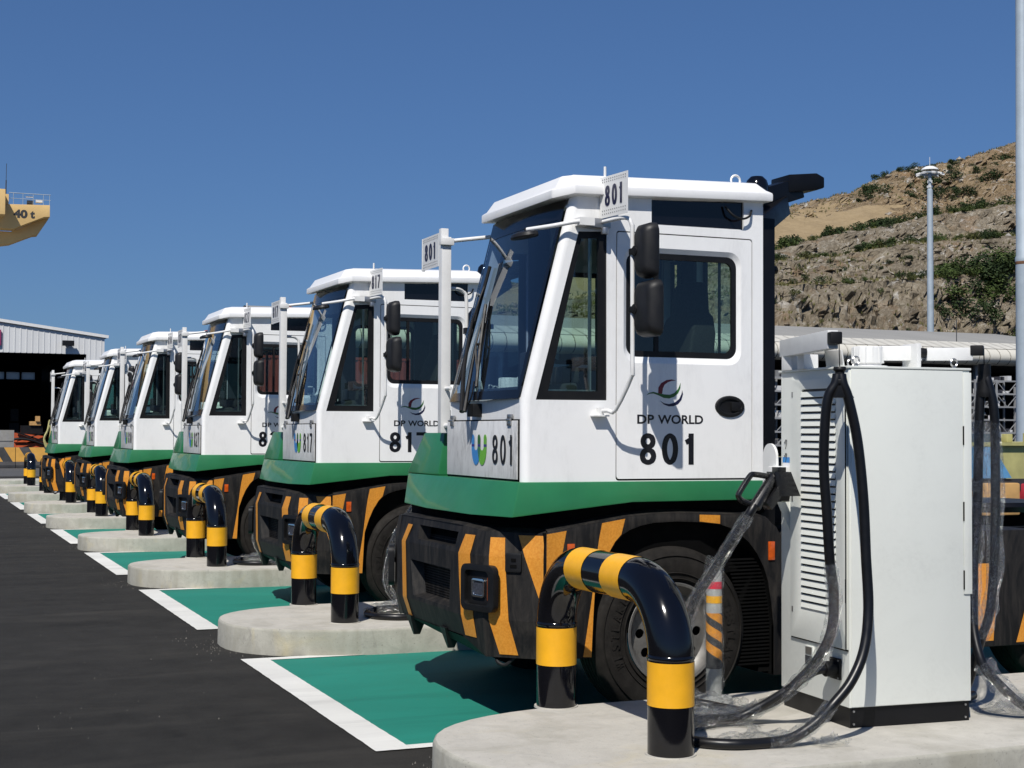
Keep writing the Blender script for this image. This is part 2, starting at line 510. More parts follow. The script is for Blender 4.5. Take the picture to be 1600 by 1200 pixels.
def glyph(ch, w):
    """digit centre lines in a 1 x 1 cell; w = stroke half width (x, y)"""
    hx, hy = w
    L, Rt, B, T = hx, 1 - hx, hy, 1 - hy
    cx = 0.5
    if ch == '0': return [(_arc(cx, 0.5, cx - hx, 0.5 - hy, 0, 360, 32), True)]
    if ch == '8': return [(_arc(cx, 0.745, cx - hx * 1.25, 0.255 - hy, 0, 360, 24), True), (_arc(cx, 0.275, cx - hx, 0.275 - hy, 0, 360, 24), True)]
    if ch == '7': return [([(0.0, T), (Rt + hx * 0.2, T)], False), ([(Rt, T + hy), (0.72, 0.66), (0.50, 0.34), (0.40, 0.0)], False)]
    if ch == '1': return [([(1 - hx * 1.6, 1.0), (1 - hx * 1.6, 0.0)], False), ([(1 - hx * 1.8, 0.93), (0.62, 0.80), (0.18, 0.71)], False)]
    if ch == '2': return [(_arc(cx, 0.72, cx - hx, 0.28 - hy, 165, -15, 14) + [(0.72, 0.42), (0.35, 0.22), (L, B + 0.02)], False), ([(0.0, B), (1.0, B)], False)]
    if ch == '5': return [([(0.92, T), (0.26, T), (0.16, 0.52)] , False), (_arc(cx, 0.34, cx - hx, 0.34 - hy, 130, -160, 18), False)]
    return []
def put_digits(mb, txt, f3, a0, a1, z0, z1, gap=0.3, bold=0.035, depth=0.0):
    wd = [0.72 if c == '1' else 1.0 for c in txt]
    tot = sum(wd) + gap * (len(txt) - 1); u = (a1 - a0) / tot; p = a0
    k3 = 0
    for c, k in zip(txt, wd):
        cw = u * k; chh = z1 - z0
        hw = (0.078 + bold * 0.9) * chh * 0.80       # stroke half width in metres
        hx, hy = hw / abs(cw), hw * 0.82 / abs(chh)
        for line, closed in glyph(c, (hx, hy)):
            pts = [Vector((a * cw, b_ * chh)) for a, b_ in line]
            n = len(pts) - (1 if closed else 0); L_, R_ = [], []
            for i in range(len(pts) if not closed else n):
                q0 = pts[(i - 1) % n] if closed else pts[max(i - 1, 0)]; q1 = pts[(i + 1) % n] if closed else pts[min(i + 1, n - 1)]
                d = (q1 - q0).normalized(); nn = Vector((-d.y, d.x))
                hh = hw * (1.0 if abs(nn.x) > 0.7 else 0.86)
                L_.append(pts[i] + nn * hh); R_.append(pts[i] - nn * hh)
            m = len(L_); k3 += 1
            v = [f3((p + q.x, z0 + q.y), depth - 0.00015 * k3) for q in L_ + R_]
            mb.add(v, [(i, (i + 1) % m, m + (i + 1) % m, m + i) for i in range(m if closed else m - 1)])
        p += u * (k + gap)
    return mb
def put_digits_old(mb, txt, f3, a0, a1, z0, z1, gap=0.3, bold=0.035, depth=0.0):
    wd = [0.62 if c == '1' else 1.0 for c in txt]
    tot = sum(wd) + gap * (len(txt) - 1); u = (a1 - a0) / tot; p = a0
    for c, k in zip(txt, wd):
        put_text(mb, c, f3, p, p + u * k, z0, z1, bold, depth); p += u * (k + gap)
    return mb

#SECTION_GROUND
PITCH = 5.15
b = MB(); b.box(-400, 700, -60, 900, -0.5, 0.0)
struct('asphalt_ground', b, M['asphalt'])

def island(k):
    y0 = 6.57 + PITCH * k; hw = 0.885; xf = 2.35 + (0.03 if k == 0 else 0); xr = 9.2; a = 1.25
    def outline(inset):
        pts = []
        n = 22
        for i in range(n + 1):
            t = math.pi / 2 + math.pi * i / n
            e = 2.35
            cx, sy = math.cos(t), math.sin(t)
            px = -abs(cx) ** (2 / e) * (a - inset); py = math.copysign(abs(sy) ** (2 / e), sy) * (hw - inset)
            pts.append((xf + a + px, y0 + py))
        pts += [(xr - inset, y0 - hw + inset), (xr - inset, y0 + hw - inset)]
        return pts
    L = [(0.0, -0.01), (0.003, 0.180), (0.007, 0.192), (0.016, 0.200)]
    b = MB()
    b.cur = 1
    b.loft([[(x, y, z) for x, y in outline(i)] for i, z in L], False, False)
    # slightly uneven trowelled top
    top = [(x, y, 0.2) for x, y in outline(0.016)]
    b.cur = 0
    b.add(top, [tuple(range(len(top)))])
    o = struct('concrete_island', b, [M['island_top'], M['island_side']], recalc=False, angle=50)
    return o
for k in range(-1, 9):
    if k >= 0: island(k)
def bay(k):
    y = PITCH * k; x0 = 2.35; ye0, ye1 = 7.557 + y, 10.957 + y; xr = 10.5
    b = MB(); z = 0.004
    b.face([(x0 + 0.02, ye0 + 0.02, z), (xr, ye0 + 0.02, z), (xr, ye1 - 0.02, z), (x0 + 0.02, ye1 - 0.02, z)])
    o = struct('bay_paint', b, M['bay_green'], recalc=False)
    b = MB(); z = 0.008
    def jag(p, q, n, amp):
        out = []
        for i in range(n):
            t = i / n; s = rnd.uniform(-amp, amp)
            d = Vector(q) - Vector(p); nn = Vector((-d.y, d.x, 0)).normalized()
            out.append(Vector(p) + d * t + nn * s)
        return out
    for (ax, ay, bx, by) in ((x0, ye0, x0 + 0.2, ye1), (x0 + 0.2, ye0, xr, ye0 + 0.095), (x0 + 0.2, ye1 - 0.105, xr, ye1)):
        n1 = int(abs(bx - ax) / 0.05) + 1; n2 = int(abs(by - ay) / 0.05) + 1
        loop = jag((ax, ay, z), (bx, ay, z), n1, 0.002) + jag((bx, ay, z), (bx, by, z), n2, 0.002) + jag((bx, by, z), (ax, by, z), n1, 0.002) + jag((ax, by, z), (ax, ay, z), n2, 0.002)
        b.face(loop)
    struct('bay_line_marking', b, M['line_white'], recalc=False)
for k in range(0, 8): bay(k)

b = MB()
for _ in range(700):
    k = rnd.choice((0, 0, 0, 1, 1, 2, 3, 4)); y = 6.57 + PITCH * k
    if rnd.random() < 0.82:
        a = R(rnd.uniform(90, 270)); rr = 1 + rnd.expovariate(6) * 0.5
        px, py = 2.35 + 1.25 + math.cos(a) * 1.27 * rr, y + math.sin(a) * 0.93 * rr
    else: px, py = rnd.uniform(0.3, 3.4), y + rnd.uniform(-3, 3)
    if abs(py - y) < 0.9 and px > 2.33 + 1.25 * (1 - math.sqrt(max(0, 1 - ((py - y) / 0.9) ** 2))): continue
    q = rnd.uniform(0.0015, 0.0045) * (1 if rnd.random() < 0.95 else 1.8)
    t_ = rnd.uniform(0, 6.28)
    c3 = [(px + q * math.cos(t_ + i * 1.57) * rnd.uniform(0.7, 1.2), py + q * math.sin(t_ + i * 1.57) * rnd.uniform(0.7, 1.2), 0.0) for i in range(4)] + [(px, py, 0.008 + q * 0.8)]
    b.add(c3, [(0, 1, 4), (1, 2, 4), (2, 3, 4), (3, 0, 4)])
tag(b.build('grit', simple('grey_grit', (0.16, 0.15, 0.13), 0.9, var=0.4, scale=30), recalc=False), 'loose grit and small stones on the asphalt round the islands', 'grit', kind='stuff')
#SECTION_BOLLARD
def bollard(k):
    dx = 0.0 if k == 0 else -0.10
    y = PITCH * k; X = 3.35 + dx; Y0, Y1 = 6.14 + y, 7.45 + y
    if k: Y0 += 0.02
    r = 0.1095; Rb = 0.335; zc = 0.985
    root = empty('hoop_bollard', (X, (Y0 + Y1) / 2, 0.2)); org = root.location
    path = [(X, Y0, 0.2)]
    def seg_mb(pts, smooth=0):
        m = MB(); m.tube(pts, r, 32, smooth, cap=False); return m
    arc0 = [(X, Y0 + Rb - Rb * math.cos(a), zc - Rb + Rb * math.sin(a)) for a in [math.pi / 2 * i / 14 for i in range(15)]]
    arc1 = [(X, Y1 - Rb + Rb * math.sin(a), zc - Rb + Rb * math.cos(a)) for a in [math.pi / 2 * i / 14 for i in range(15)]]
    full = [(X, Y0, 0.195), (X, Y0, 0.45)] + arc0 + arc1 + [(X, Y1, 0.45), (X, Y1, 0.195)]
    m = MB(); m.tube(full, r, 32, 0, cap=False)
    m.build('pipe', M['gloss_black'], root, org, angle=60)
    def band(a, b_):
        m = MB(); m.tube([a, b_], r + 0.0022, 32, 0, cap=False)
        m.build('yellow_band', M['yellow_band'], root, org, angle=60)
    for Y in (Y0, Y1):
        band((X, Y, 0.432), (X, Y, 0.636))
        m = MB(); m.lathe([(r, -0.012), (r + 0.0045, -0.006), (r + 0.005, 0), (r + 0.0045, 0.006), (r, 0.012)], (X, Y, 0.655), 'Z', 32)
        m.build('weld_seam', M['gloss_black'], root, org, angle=70)
        m = MB(); m.lathe([(r - 0.01, 0.004), (r + 0.012, 0.006), (r + 0.013, -0.004)], (X, Y, 0.2), 'Z', 20)
        for i in range(20):
            pass
        m.build('base_grout', M['island_top'], root, org)
    ya, yb = Y0 + Rb, Y1 - Rb; w3 = (yb - ya) / 3
    band((X, ya, zc), (X, ya + w3, zc)); band((X, yb - w3, zc), (X, yb, zc))
    names = ['nearest the camera', 'in front of tractor 817, second from the camera', 'in front of tractor 827, third from the camera', 'in front of the fourth tractor from the camera', 'in front of the fifth tractor from the camera', 'in front of the farthest tractor', 'beyond the farthest tractor, hidden behind its bumper', 'on its own before the striped barrier']
    tag(root, 'black and yellow pipe hoop bollard ' + names[k], 'bollard', 'hoop bollards on the concrete islands')
for k in (0, 1, 2, 3, 4, 5, 6, 7): bollard(k)
#SECTION_TRACTOR
TO = Vector((4.0, 8.9, 0.0))
YN, YF = 7.74, 8.98          # near and far cab side
YS = 7.73                    # lower body side
def build_tractor():
    root = empty('terminal_tractor', TO)
    def P(name, mb, mats, parent=root, **k): return mb.build(name, mats, parent, TO, **k)
    # ---- cab shell
    b = MB()
    q_glass = [(3.345, 1.893), (3.797, 1.895), (3.793, 2.886), (3.611, 2.876)]
    band = [(4.089, 2.946), (4.724, 2.949), (4.724, 3.118), (4.089, 3.108)]
    door_o = rrect(3.855, 4.785, 1.425, 2.895, 0.02, 3)
    outer = [(3.31, 1.42), (4.86, 1.42), (4.86, 3.15), (3.625, 3.115), (3.31, 1.895)]
    b.plate(outer, [q_glass, band, door_o], XZ(YN), 0.0, 0.05)
    farwin = rrect(3.95, 4.60, 2.16, 2.78, 0.06)
    b.plate(outer, [q_glass, farwin], XZ(YF - 0.05), 0.0, 0.05)
    # rounded front corners swept up the pillar
    for ys, sg in ((YN, 1), (YF, -1)):
        lps = []
        for x, z in ((3.31, 1.42), (3.31, 1.895), (3.625, 3.115)):
            lp = []
            for i in range(9):
                a = math.pi / 2 * i / 8
                lp.append((x - 0.045 * math.sin(a), ys + sg * (0.045 - 0.045 * math.cos(a)), z))
            lp.append((x + 0.0, ys + sg * 0.05, z))
            lps.append(lp)
        b.loft(lps, True, True)
    b.box(3.266, 3.31, YN + 0.04, YF - 0.04, 1.42, 1.905)                # front apron
    b.prism([(3.545, 3.02), (3.63, 3.12), (3.72, 3.12), (3.60, 3.02)], lambda p, d: (p[0], d, p[1]), YN + 0.05, YF - 0.05)
    rearwin = [(7.98, 1.95), (8.47, 1.95), (8.47, 2.88), (7.98, 2.88)]; rearwin2 = [(8.64, 1.95), (8.92, 1.95), (8.92, 2.88), (8.64, 2.88)]
    b.plate([(YN + 0.05, 1.42), (YF - 0.05, 1.42), (YF - 0.05, 3.14), (YN + 0.05, 3.14)], [rearwin, rearwin2], YZ(4.81), 0, 0.05)
    P('cab_shell', b, M['white'], angle=30)
    b = MB(); b.box(3.32, 4.80, YN + 0.06, YF - 0.06, 1.40, 1.46); b.box(3.60, 4.80, YN + 0.06, YF - 0.06, 3.07, 3.10)
    P('cab_floor', b, M['cab_lining'])
    b = MB()      # inner lining strips round the openings
    for x0, x1, z0, z1 in ((3.80, 3.95, 1.46, 3.07), (4.60, 4.79, 1.46, 3.07)):
        b.box(x0, x1, YF - 0.065, YF - 0.052, z0, z1)
    b.box(3.32, 3.80, YF - 0.065, YF - 0.052, 1.46, 1.88); b.box(3.95, 4.60, YF - 0.065, YF - 0.052, 1.46, 2.14)
    b.box(4.79, 4.807, YN + 0.06, 7.975, 1.46, 3.07); b.box(4.79, 4.807, 8.475, 8.635, 1.46, 3.07); b.box(4.79, 4.807, 7.975, 8.475, 1.46, 1.94); b.box(4.79, 4.807, 8.635, YF - 0.06, 1.46, 1.94)
    b.box(3.325, 3.36, YN + 0.06, YF - 0.06, 1.46, 1.88)
    P('cab_lining', b, M['cab_lining'])
    # ---- roof
    def ring(ins, z0, rise=1.0):
        pts = [(4.90 - ins, 7.685 + ins), (3.56 + ins * 0.4, 7.685 + ins), (3.462 + ins, 7.79 + ins * 0.5), (3.462 + ins, 8.92 - ins * 0.5), (3.56 + ins * 0.4, 9.035 - ins), (4.90 - ins, 9.035 - ins)]
        return [(x, y, z0 + 0.030 * (x - 3.5) * rise - (0.018 if x < 3.5 else 0)) for x, y in pts]
    b = MB()
    b.loft([ring(0.03, 3.085), ring(0.0, 3.085), ring(0.0, 3.135), ring(0.03, 3.155), ring(0.075, 3.205), ring(0.16, 3.222)])
    P('roof', b, M['white_roof'], bevel=0.010, angle=28)
    # ---- door with recessed window
    b = MB()
    ro = rrect(3.905, 4.705, 2.118, 2.806, 0.085, 6); ri = rrect(3.935, 4.675, 2.162, 2.772, 0.065, 6)
    dout = rrect(3.862, 4.778, 1.436, 2.888, 0.016, 3)
    b.plate(dout, [ro], XZ(YN), 0.0, 0.035, back=False)
    b.loft([[XZ(YN)(p, 0.0) for p in ro], [XZ(YN)(p, 0.022) for p in ri]], False, False)
    door = P('door', b, M['white'], recalc=False, angle=30)
    b = MB(); b.plate(rrect(3.93, 4.68, 2.157, 2.777, 0.066, 6), [rrect(3.963, 4.648, 2.192, 2.742, 0.05, 6)], XZ(YN), 0.018, 0.034)
    b.box(4.122, 4.148, YN + 0.02, YN + 0.036, 2.19, 2.745)
    b.box(4.565, 4.580, YN + 0.03, YN + 0.040, 2.19, 2.745)
    P('window_seal', b, M['rubber_trim'], door)
    b = MB(); b.face([XZ(YN)(p, 0.029) for p in rrect(3.96, 4.652, 2.188, 2.746, 0.05, 6)]); P('window_pane', b, M['side_glass'], door, recalc=False)
    b = MB()
    for i in range(5):
        pass
    b.loft([[XZ(YN)(p, -0.001) for p in ellipse(4.624, 1.868, 0.103, 0.066, 28)], [XZ(YN)(p, -0.012) for p in ellipse(4.624, 1.868, 0.098, 0.061, 28)], [XZ(YN)(p, -0.012) for p in ellipse(4.624, 1.868, 0.078, 0.045, 28)], [XZ(YN)(p, -0.003) for p in ellipse(4.624, 1.868, 0.072, 0.040, 28)], [XZ(YN)(p, -0.002) for p in ellipse(4.624, 1.868, 0.01, 0.006, 28)]], False, True)
    b.box(4.63, 4.695, YN - 0.014, YN, 1.84, 1.895)
    P('door_handle', b, M['rubber_trim'], door, bevel=0.002)
    b = MB(); b.box(3.853, 3.864, YN + 0.012, YN + 0.03, 1.43, 2.89); b.box(4.776, 4.787, YN + 0.012, YN + 0.03, 1.43, 2.89)
    b.box(3.853, 4.787, YN + 0.010, YN + 0.03, 1.424, 1.440); b.box(3.853, 4.787, YN + 0.012, YN + 0.03, 2.886, 2.896)
    P('door_seal', b, M['void'])
    # ---- side glass, roof band, windscreen
    for y, nm in ((YN, 1), (YF - 0.05, 0)):
        b = MB()
        qi = [(3.425, 1.945), (3.742, 1.947), (3.742, 2.845), (3.633, 2.838)]
        b.plate(q_glass, [qi], XZ(y), 0.008 if nm else 0.02, 0.03)
        fr = P('quarter_window', b, M['rubber_trim'])
        b = MB(); b.face([XZ(y + 0.02)(p, 0) for p in qi]); P('window_pane', b, M['side_glass'], fr, recalc=False)
        if nm:
            b = MB(); b.bar((3.705, y + 0.045, 1.947), (3.705, y + 0.045, 2.845), 0.028, 0.01); b.bar((3.42, y + 0.045, 1.951), (3.742, y + 0.045, 1.951), 0.01, 0.008)
            P('window_rail', b, M['steel'], fr)
    b = MB(); b.plate(rrect(3.945, 4.605, 2.155, 2.785, 0.06), [rrect(3.98, 4.57, 2.19, 2.75, 0.05)], XZ(YF - 0.05), 0.01, 0.035)
    b.box(4.30, 4.33, YF - 0.045, YF - 0.03, 2.18, 2.76)
    fr = P('far_side_window', b, M['rubber_trim'])
    b = MB(); b.face([XZ(YF - 0.03)(p, 0) for p in rrect(3.975, 4.575, 2.185, 2.755, 0.05)]); P('window_pane', b, M['side_glass'], fr, recalc=False)
    for ya, yb in ((7.98, 8.47), (8.64, 8.92)):
        b = MB(); b.plate([(ya - 0.01, 1.94), (yb + 0.01, 1.94), (yb + 0.01, 2.89), (ya - 0.01, 2.89)], [[(ya + 0.02, 1.97), (yb - 0.02, 1.97), (yb - 0.02, 2.86), (ya + 0.02, 2.86)]], YZ(4.862), 0, 0.02)
        fr = P('rear_window', b, M['rubber_trim'])
        b = MB(); b.face([YZ(4.87)(p, 0) for p in [(ya + 0.01, 1.96), (yb - 0.01, 1.96), (yb - 0.01, 2.87), (ya + 0.01, 2.87)]]); P('window_pane', b, M['side_glass'], fr, recalc=False)
    b = MB(); b.face([XZ(YN + 0.016)(p, 0) for p in band]); bnd = P('roof_side_window', b, M['dark_glass'], recalc=False)
    b = MB(); b.tube([(4.59, YN - 0.002, 3.085), (4.63, YN - 0.03, 3.03), (4.69, YN - 0.035, 3.01), (4.745, YN - 0.03, 3.03), (4.775, YN - 0.004, 3.07)], 0.007, 8)
    P('door_check_cable', b, M['rubber_trim'])
    def ws(y, t, off=0.0):       # windscreen surface, slightly bowed forward
        s = (y - 8.36) / 0.57
        x = 3.262 + (3.560 - 3.262) * t - 0.030 * (1 - s * s) - 0.006 - off
        return (x, y, 1.900 + 1.165 * t)
    b = MB()
    NY, NZ = 12, 8
    v = [ws(7.79 + (8.93 - 7.79) * i / NY, j / NZ) for j in range(NZ + 1) for i in range(NY + 1)]
    fs = [(j * (NY + 1) + i, j * (NY + 1) + i + 1, (j + 1) * (NY + 1) + i + 1, (j + 1) * (NY + 1) + i) for j in range(NZ) for i in range(NY)]
    b.add(v, fs)
    wsc = P('windscreen', b, M['windscreen'], recalc=False, angle=80)
    b = MB()
    def strip(y0, y1, t0, t1, ny, nz):
        v = [ws(y0 + (y1 - y0) * i / ny, t0 + (t1 - t0) * j / nz, 0.003) for j in range(nz + 1) for i in range(ny + 1)]
        b.add(v, [(j * (ny + 1) + i, j * (ny + 1) + i + 1, (j + 1) * (ny + 1) + i + 1, (j + 1) * (ny + 1) + i) for j in range(nz) for i in range(ny)])
    strip(7.785, 8.935, 0.0, 0.045, 14, 1); strip(7.785, 8.935, 0.90, 1.0, 14, 1)
    strip(7.785, 7.82, 0.045, 0.90, 1, 6); strip(8.90, 8.935, 0.045, 0.90, 1, 6)
    P('windscreen_border', b, M['dark_glass'], wsc, recalc=False)
    # wipers: twin arm pantograph
    for arm_, bl_ in (([(8.45, -0.06), (8.62, 0.18), (8.69, 0.44)], [(8.765, 0.09), (8.735, 0.40), (8.70, 0.74)]), ([(8.41, -0.06), (8.46, 0.12), (8.50, 0.30)], [(8.385, 0.07), (8.50, 0.30), (8.59, 0.52)])):
        b = MB(); b.tube([ws(y, t, 0.050) for y, t in arm_], 0.017, 8, 4, r_end=0.008)
        w_ = P('wiper_arm', b, M['rubber_trim'])
        b = MB(); b.tube([ws(y, t, 0.020) for y, t in bl_], 0.011, 6, 4); b.tube([ws(*arm_[-1], 0.045), ws(*bl_[1], 0.022)], 0.010, 6, 0)
        b.tube([ws(bl_[0][0] * 0.7 + bl_[1][0] * 0.3, bl_[0][1] * 0.7 + bl_[1][1] * 0.3, 0.022), ws(*arm_[-1], 0.05), ws(bl_[2][0] * 0.7 + bl_[1][0] * 0.3, bl_[2][1] * 0.7 + bl_[1][1] * 0.3, 0.022)], 0.006, 6, 2)
        P('wiper_blade', b, M['rubber_trim'], w_)
    b = MB(); b.tube([ws(8.47, -0.04, 0.02), ws(8.40, 0.02, 0.03), ws(8.42, 0.10, 0.03)], 0.005, 6, 3); P('washer_hose', b, M['rubber_trim'])
    b = MB(); b.box(3.205, 3.268, 8.385, 8.485, 1.80, 1.88); P('wiper_pivot', b, M['rubber_trim'], bevel=0.006)
    # front panel with hinges
    b = MB(); b.box(3.250, 3.268, 7.795, 8.962, 1.434, 1.773); fp = P('front_panel', b, M['white_panel'], bevel=0.003)
    b = MB(); b.box(3.258, 3.2675, 7.785, 8.972, 1.773, 1.781); b.box(3.258, 3.2675, 7.785, 8.972, 1.424, 1.434)
    b.box(3.258, 3.2675, 7.785, 7.795, 1.42, 1.781); b.box(3.258, 3.2675, 8.962, 8.972, 1.42, 1.781); P('panel_gap', b, M['void'])
    for y in (8.86, 7.90):
        b = MB(); b.box(3.240, 3.251, y - 0.026, y + 0.026, 1.745, 1.772); b.box(3.240, 3.262, y - 0.022, y + 0.022, 1.783, 1.81)
        b.cyl((3.241, y - 0.028, 1.777), (3.241, y + 0.028, 1.777), 0.009, 10)
        P('hinge', b, M['steel'], fp, bevel=0.002)
    # print: W logo on the front panel, swoosh and name on the door
    f3 = YZ(3.2465)
    def cap_u(b, y0, y1, zt, zb, wd, part):
        """U shape in (Y,z) with thick strokes; Y decreases to image right."""
        yc = (y0 + y1) / 2; ro = abs(y0 - y1) / 2 + wd / 2; ri = abs(y0 - y1) / 2 - wd / 2
        zc = zb + ro * 1.5
        n = 14
        o = [(yc - ro * math.cos(math.pi * i / n), zc - 1.5 * ro * math.sin(math.pi * i / n)) for i in range(n + 1)]
        i_ = [(yc - ri * math.cos(math.pi * i / n), zc - 0.8 * ri * math.sin(math.pi * i / n)) for i in range(n + 1)]
        for k in range(n):
            b.face([f3(o[k], 0), f3(o[k + 1], 0), f3(i_[k + 1], 0), f3(i_[k], 0)])
        return zc
    def stroke(b, y, z0, z1, wd, roundtop):
        pts = [(y - wd / 2, z0), (y + wd / 2, z0)]
        if roundtop: pts += [(y + wd / 2 * math.cos(math.pi * i / 8), z1 - wd / 2 + wd / 2 * math.sin(math.pi * i / 8)) for i in range(9)]
        else: pts += [(y + wd / 2, z1), (y - wd / 2, z1)]
        b.face([f3(p, 0) for p in pts])
    yy = (8.487, 8.385, 8.283); wd = 0.047
    for (a, c, col) in ((yy[1], yy[0], 'logo_blue'), (yy[2], yy[1], 'logo_lime')):
        b = MB(); zc = cap_u(b, a, c, 0, 1.505, wd, 0)
        P('logo', b, M[col], fp, recalc=False)
    f3b = YZ(3.2455)
    for y, ctop in ((yy[0], 'logo_blue'), (yy[1], 'logo_green'), (yy[2], 'logo_lime')):
        b = MB(); stroke(b, y, 1.632, 1.692, wd, True); P('logo', b, M[ctop], fp, recalc=False)
        b = MB(); stroke(b, y, zc, 1.632, wd, False); P('logo', b, M['logo_purple'], fp, recalc=False)
    def m4(zx, zy):        # swoosh drawing units -> door plane
        return (4.204 + (zx / 5 - 103) / 231.5, 1.945 - (zy / 5 - 54) / 263)
    shapes = (('logo_red', [(435, 278), (437, 230), (458, 195), (500, 170), (540, 164), (574, 172), (540, 176), (510, 187), (485, 207), (472, 235), (466, 278)]),
              ('logo_green', [(343, 292), (365, 272), (398, 264), (440, 275), (480, 282), (525, 285), (562, 270), (590, 238), (603, 208), (610, 188), (608, 232), (590, 272), (560, 300), (520, 314), (478, 310), (440, 292), (400, 277), (370, 279)]),
              ('navy', [(448, 332), (482, 352), (520, 358), (562, 346), (600, 315), (618, 275), (622, 248), (629, 278), (616, 325), (590, 357), (555, 374), (518, 376), (480, 362)]))
    for col, pts in shapes:
        b = MB(); b.prism([m4(*p) for p in pts], XZ(YN), -0.0012, -0.0004); P('logo', b, M[col], door)
    b = MB(); put_text(b, 'DP', XZ(YN), 3.996, 4.108, 1.760, 1.814, 0.026, -0.001); put_text(b, 'WORLD', XZ(YN), 4.133, 4.440, 1.760, 1.814, 0.026, -0.001)
    P('lettering', b, M['ink'], door, recalc=False)
    # ---- green skirt and right-hand green box
    top = [(4.87, 7.725), (3.95, 7.725), (3.235, 7.722), (3.225, 8.3), (3.225, 9.1), (3.24, 9.72), (3.5, 10.05), (4.87, 10.05)]
    bot = [(4.87, 7.705, 1.305), (3.95, 7.700, 1.300), (3.185, 7.700, 1.222), (3.115, 8.2, 1.215), (3.115, 9.0, 1.215), (3.155, 9.55, 1.222), (3.42, 10.12, 1.25), (4.87, 10.12, 1.305)]
    b = MB(); b.loft([[(x, y, 1.4215) for x, y in top], bot], True, True); P('green_skirt', b, M['green'], bevel=0.012, angle=30)
    b = MB(); b.loft([[(3.235, 9.10, 1.4225), (3.235, 9.74, 1.4225), (4.6, 9.85, 1.4225), (4.6, 9.10, 1.4225)], [(3.285, 9.11, 1.70), (3.285, 9.52, 1.70), (4.5, 9.55, 1.70), (4.5, 9.11, 1.70)]])
    P('green_side_box', b, M['green'], bevel=0.015, angle=30)
    b = MB(); b.loft([[(3.55, 7.90, 0.55), (4.9, 7.90, 0.9), (4.9, 10.0, 0.9), (3.55, 10.0, 0.55), (3.26, 9.6, 0.55), (3.26, 8.3, 0.55)], [(3.45, 7.79, 1.30), (4.9, 7.76, 1.31), (4.9, 10.0, 1.31), (3.45, 10.0, 1.31), (3.22, 9.6, 1.31), (3.22, 8.25, 1.31)]])
    P('underbody', b, M['void'])
    # ---- front bumper
    plan = [(3.40, 7.73), (3.13, 8.00), (3.08, 8.26), (3.08, 9.45), (3.16, 9.75), (3.42, 10.15)]
    def lv(z, ins, up=0.0, zs=None):
        out = []
        for i, (x, y) in enumerate(plan):
            c = Vector((3.9, 8.95)); d = (c - Vector((x, y))).normalized()
            out.append((x + abs(d.x) * ins, y + d.y * ins * 0.6, (zs[i] if zs else z)))
        return out
    levels = [lv(1.17, 0.10, zs=[1.150, 1.150, 1.165, 1.165, 1.15, 1.12]), lv(1.15, 0.03, zs=[1.125, 1.128, 1.150, 1.150, 1.13, 1.10]), lv(1.0, 0.0, zs=[0.985] * 6), lv(0.62, 0.0), lv(0.45, 0.045, zs=[0.405, 0.40, 0.485, 0.49, 0.45, 0.42])]
    b = MB()
    for k in range(4):
        for i in range(5):
            if i == 2: continue
            NS = 8; va = Vector(levels[k][i]); vb = Vector(levels[k][i + 1]); vc = Vector(levels[k + 1][i]); vd = Vector(levels[k + 1][i + 1])
            vv = []
            for j in range(3):
                p0 = va.lerp(vc, j / 2); p1 = vb.lerp(vd, j / 2)
                vv += [p0.lerp(p1, q / NS) for q in range(NS + 1)]
            b.add(vv, [(j * (NS + 1) + q, j * (NS + 1) + q + 1, (j + 1) * (NS + 1) + q + 1, (j + 1) * (NS + 1) + q) for j in range(2) for q in range(NS)])
    # centre facet is a thick plate with two grille openings; it leans back with the rest
    def cf(p, d):
        y, z = p
        if z >= 0.985: x = 3.08 + (z - 0.985) / (1.15 - 0.985) * 0.030
        elif z < 0.62: x = 3.08 + (0.62 - z) / 0.14 * 0.045
        else: x = 3.08
        return (x + d, y, z)
    up = [(8.36, 1.015), (9.06, 1.015), (9.06, 1.105), (8.34, 1.105)]
    lo = [(8.44, 0.645), (9.12, 0.645), (9.18, 0.875), (8.42, 0.875)]
    y0, y1 = 8.26, 9.45
    for (za, zb, hs) in ((0.985, 1.15, [up]), (0.62, 0.985, [lo]), (0.487, 0.62, [])):
        b.plate([(y0, za), (y1, za), (y1, zb), (y0, zb)], hs, cf, 0, 0.0, back=False)
    b.face([levels[0][2], levels[0][3], levels[1][3], levels[1][2]])
    for hs in (up, lo):      # recess walls
        b.loft([[cf(p, 0.0) for p in hs], [cf(((p[0] - 8.78) * 0.90 + 8.78, p[1] + (0.02 if p[1] < 0.7 else 0)), 0.075) for p in hs]], False, False)
    # underside and top closing sheets
    b.face([p for p in levels[-1]]); b.face(list(reversed(levels[0])))
    bump = P('bumper', b, M['bumper'], bevel=0.0, angle=18)
    b = MB(); b.box(3.20, 3.215, 8.30, 9.30, 0.60, 1.12); P('grille_backing', b, M['void'], bump)
    b = MB()
    for (gy0, gy1, gz0, gz1) in ((8.44, 9.14, 0.66, 0.875), (8.38, 9.03, 1.018, 1.06)):
        n = int((gy1 - gy0) / 0.021)
        for i in range(n):
            for j in range(int((gz1 - gz0) / 0.016)):
                yc = gy0 + 0.0105 + i * 0.021 + (0.0105 if j % 2 else 0); zc_ = gz0 + 0.008 + j * 0.016
                ro_, ri_ = 0.0125, 0.0085
                o_ = [(3.155, yc + ro_ * math.cos(R(30 + 60 * k)), zc_ + 0.85 * ro_ * math.sin(R(30 + 60 * k))) for k in range(6)]
                i2 = [(3.155, yc + ri_ * math.cos(R(30 + 60 * k)), zc_ + 0.85 * ri_ * math.sin(R(30 + 60 * k))) for k in range(6)]
                b.loft([o_, i2], False, False)
    P('grille_mesh', b, M['bumper'], bump, recalc=False)
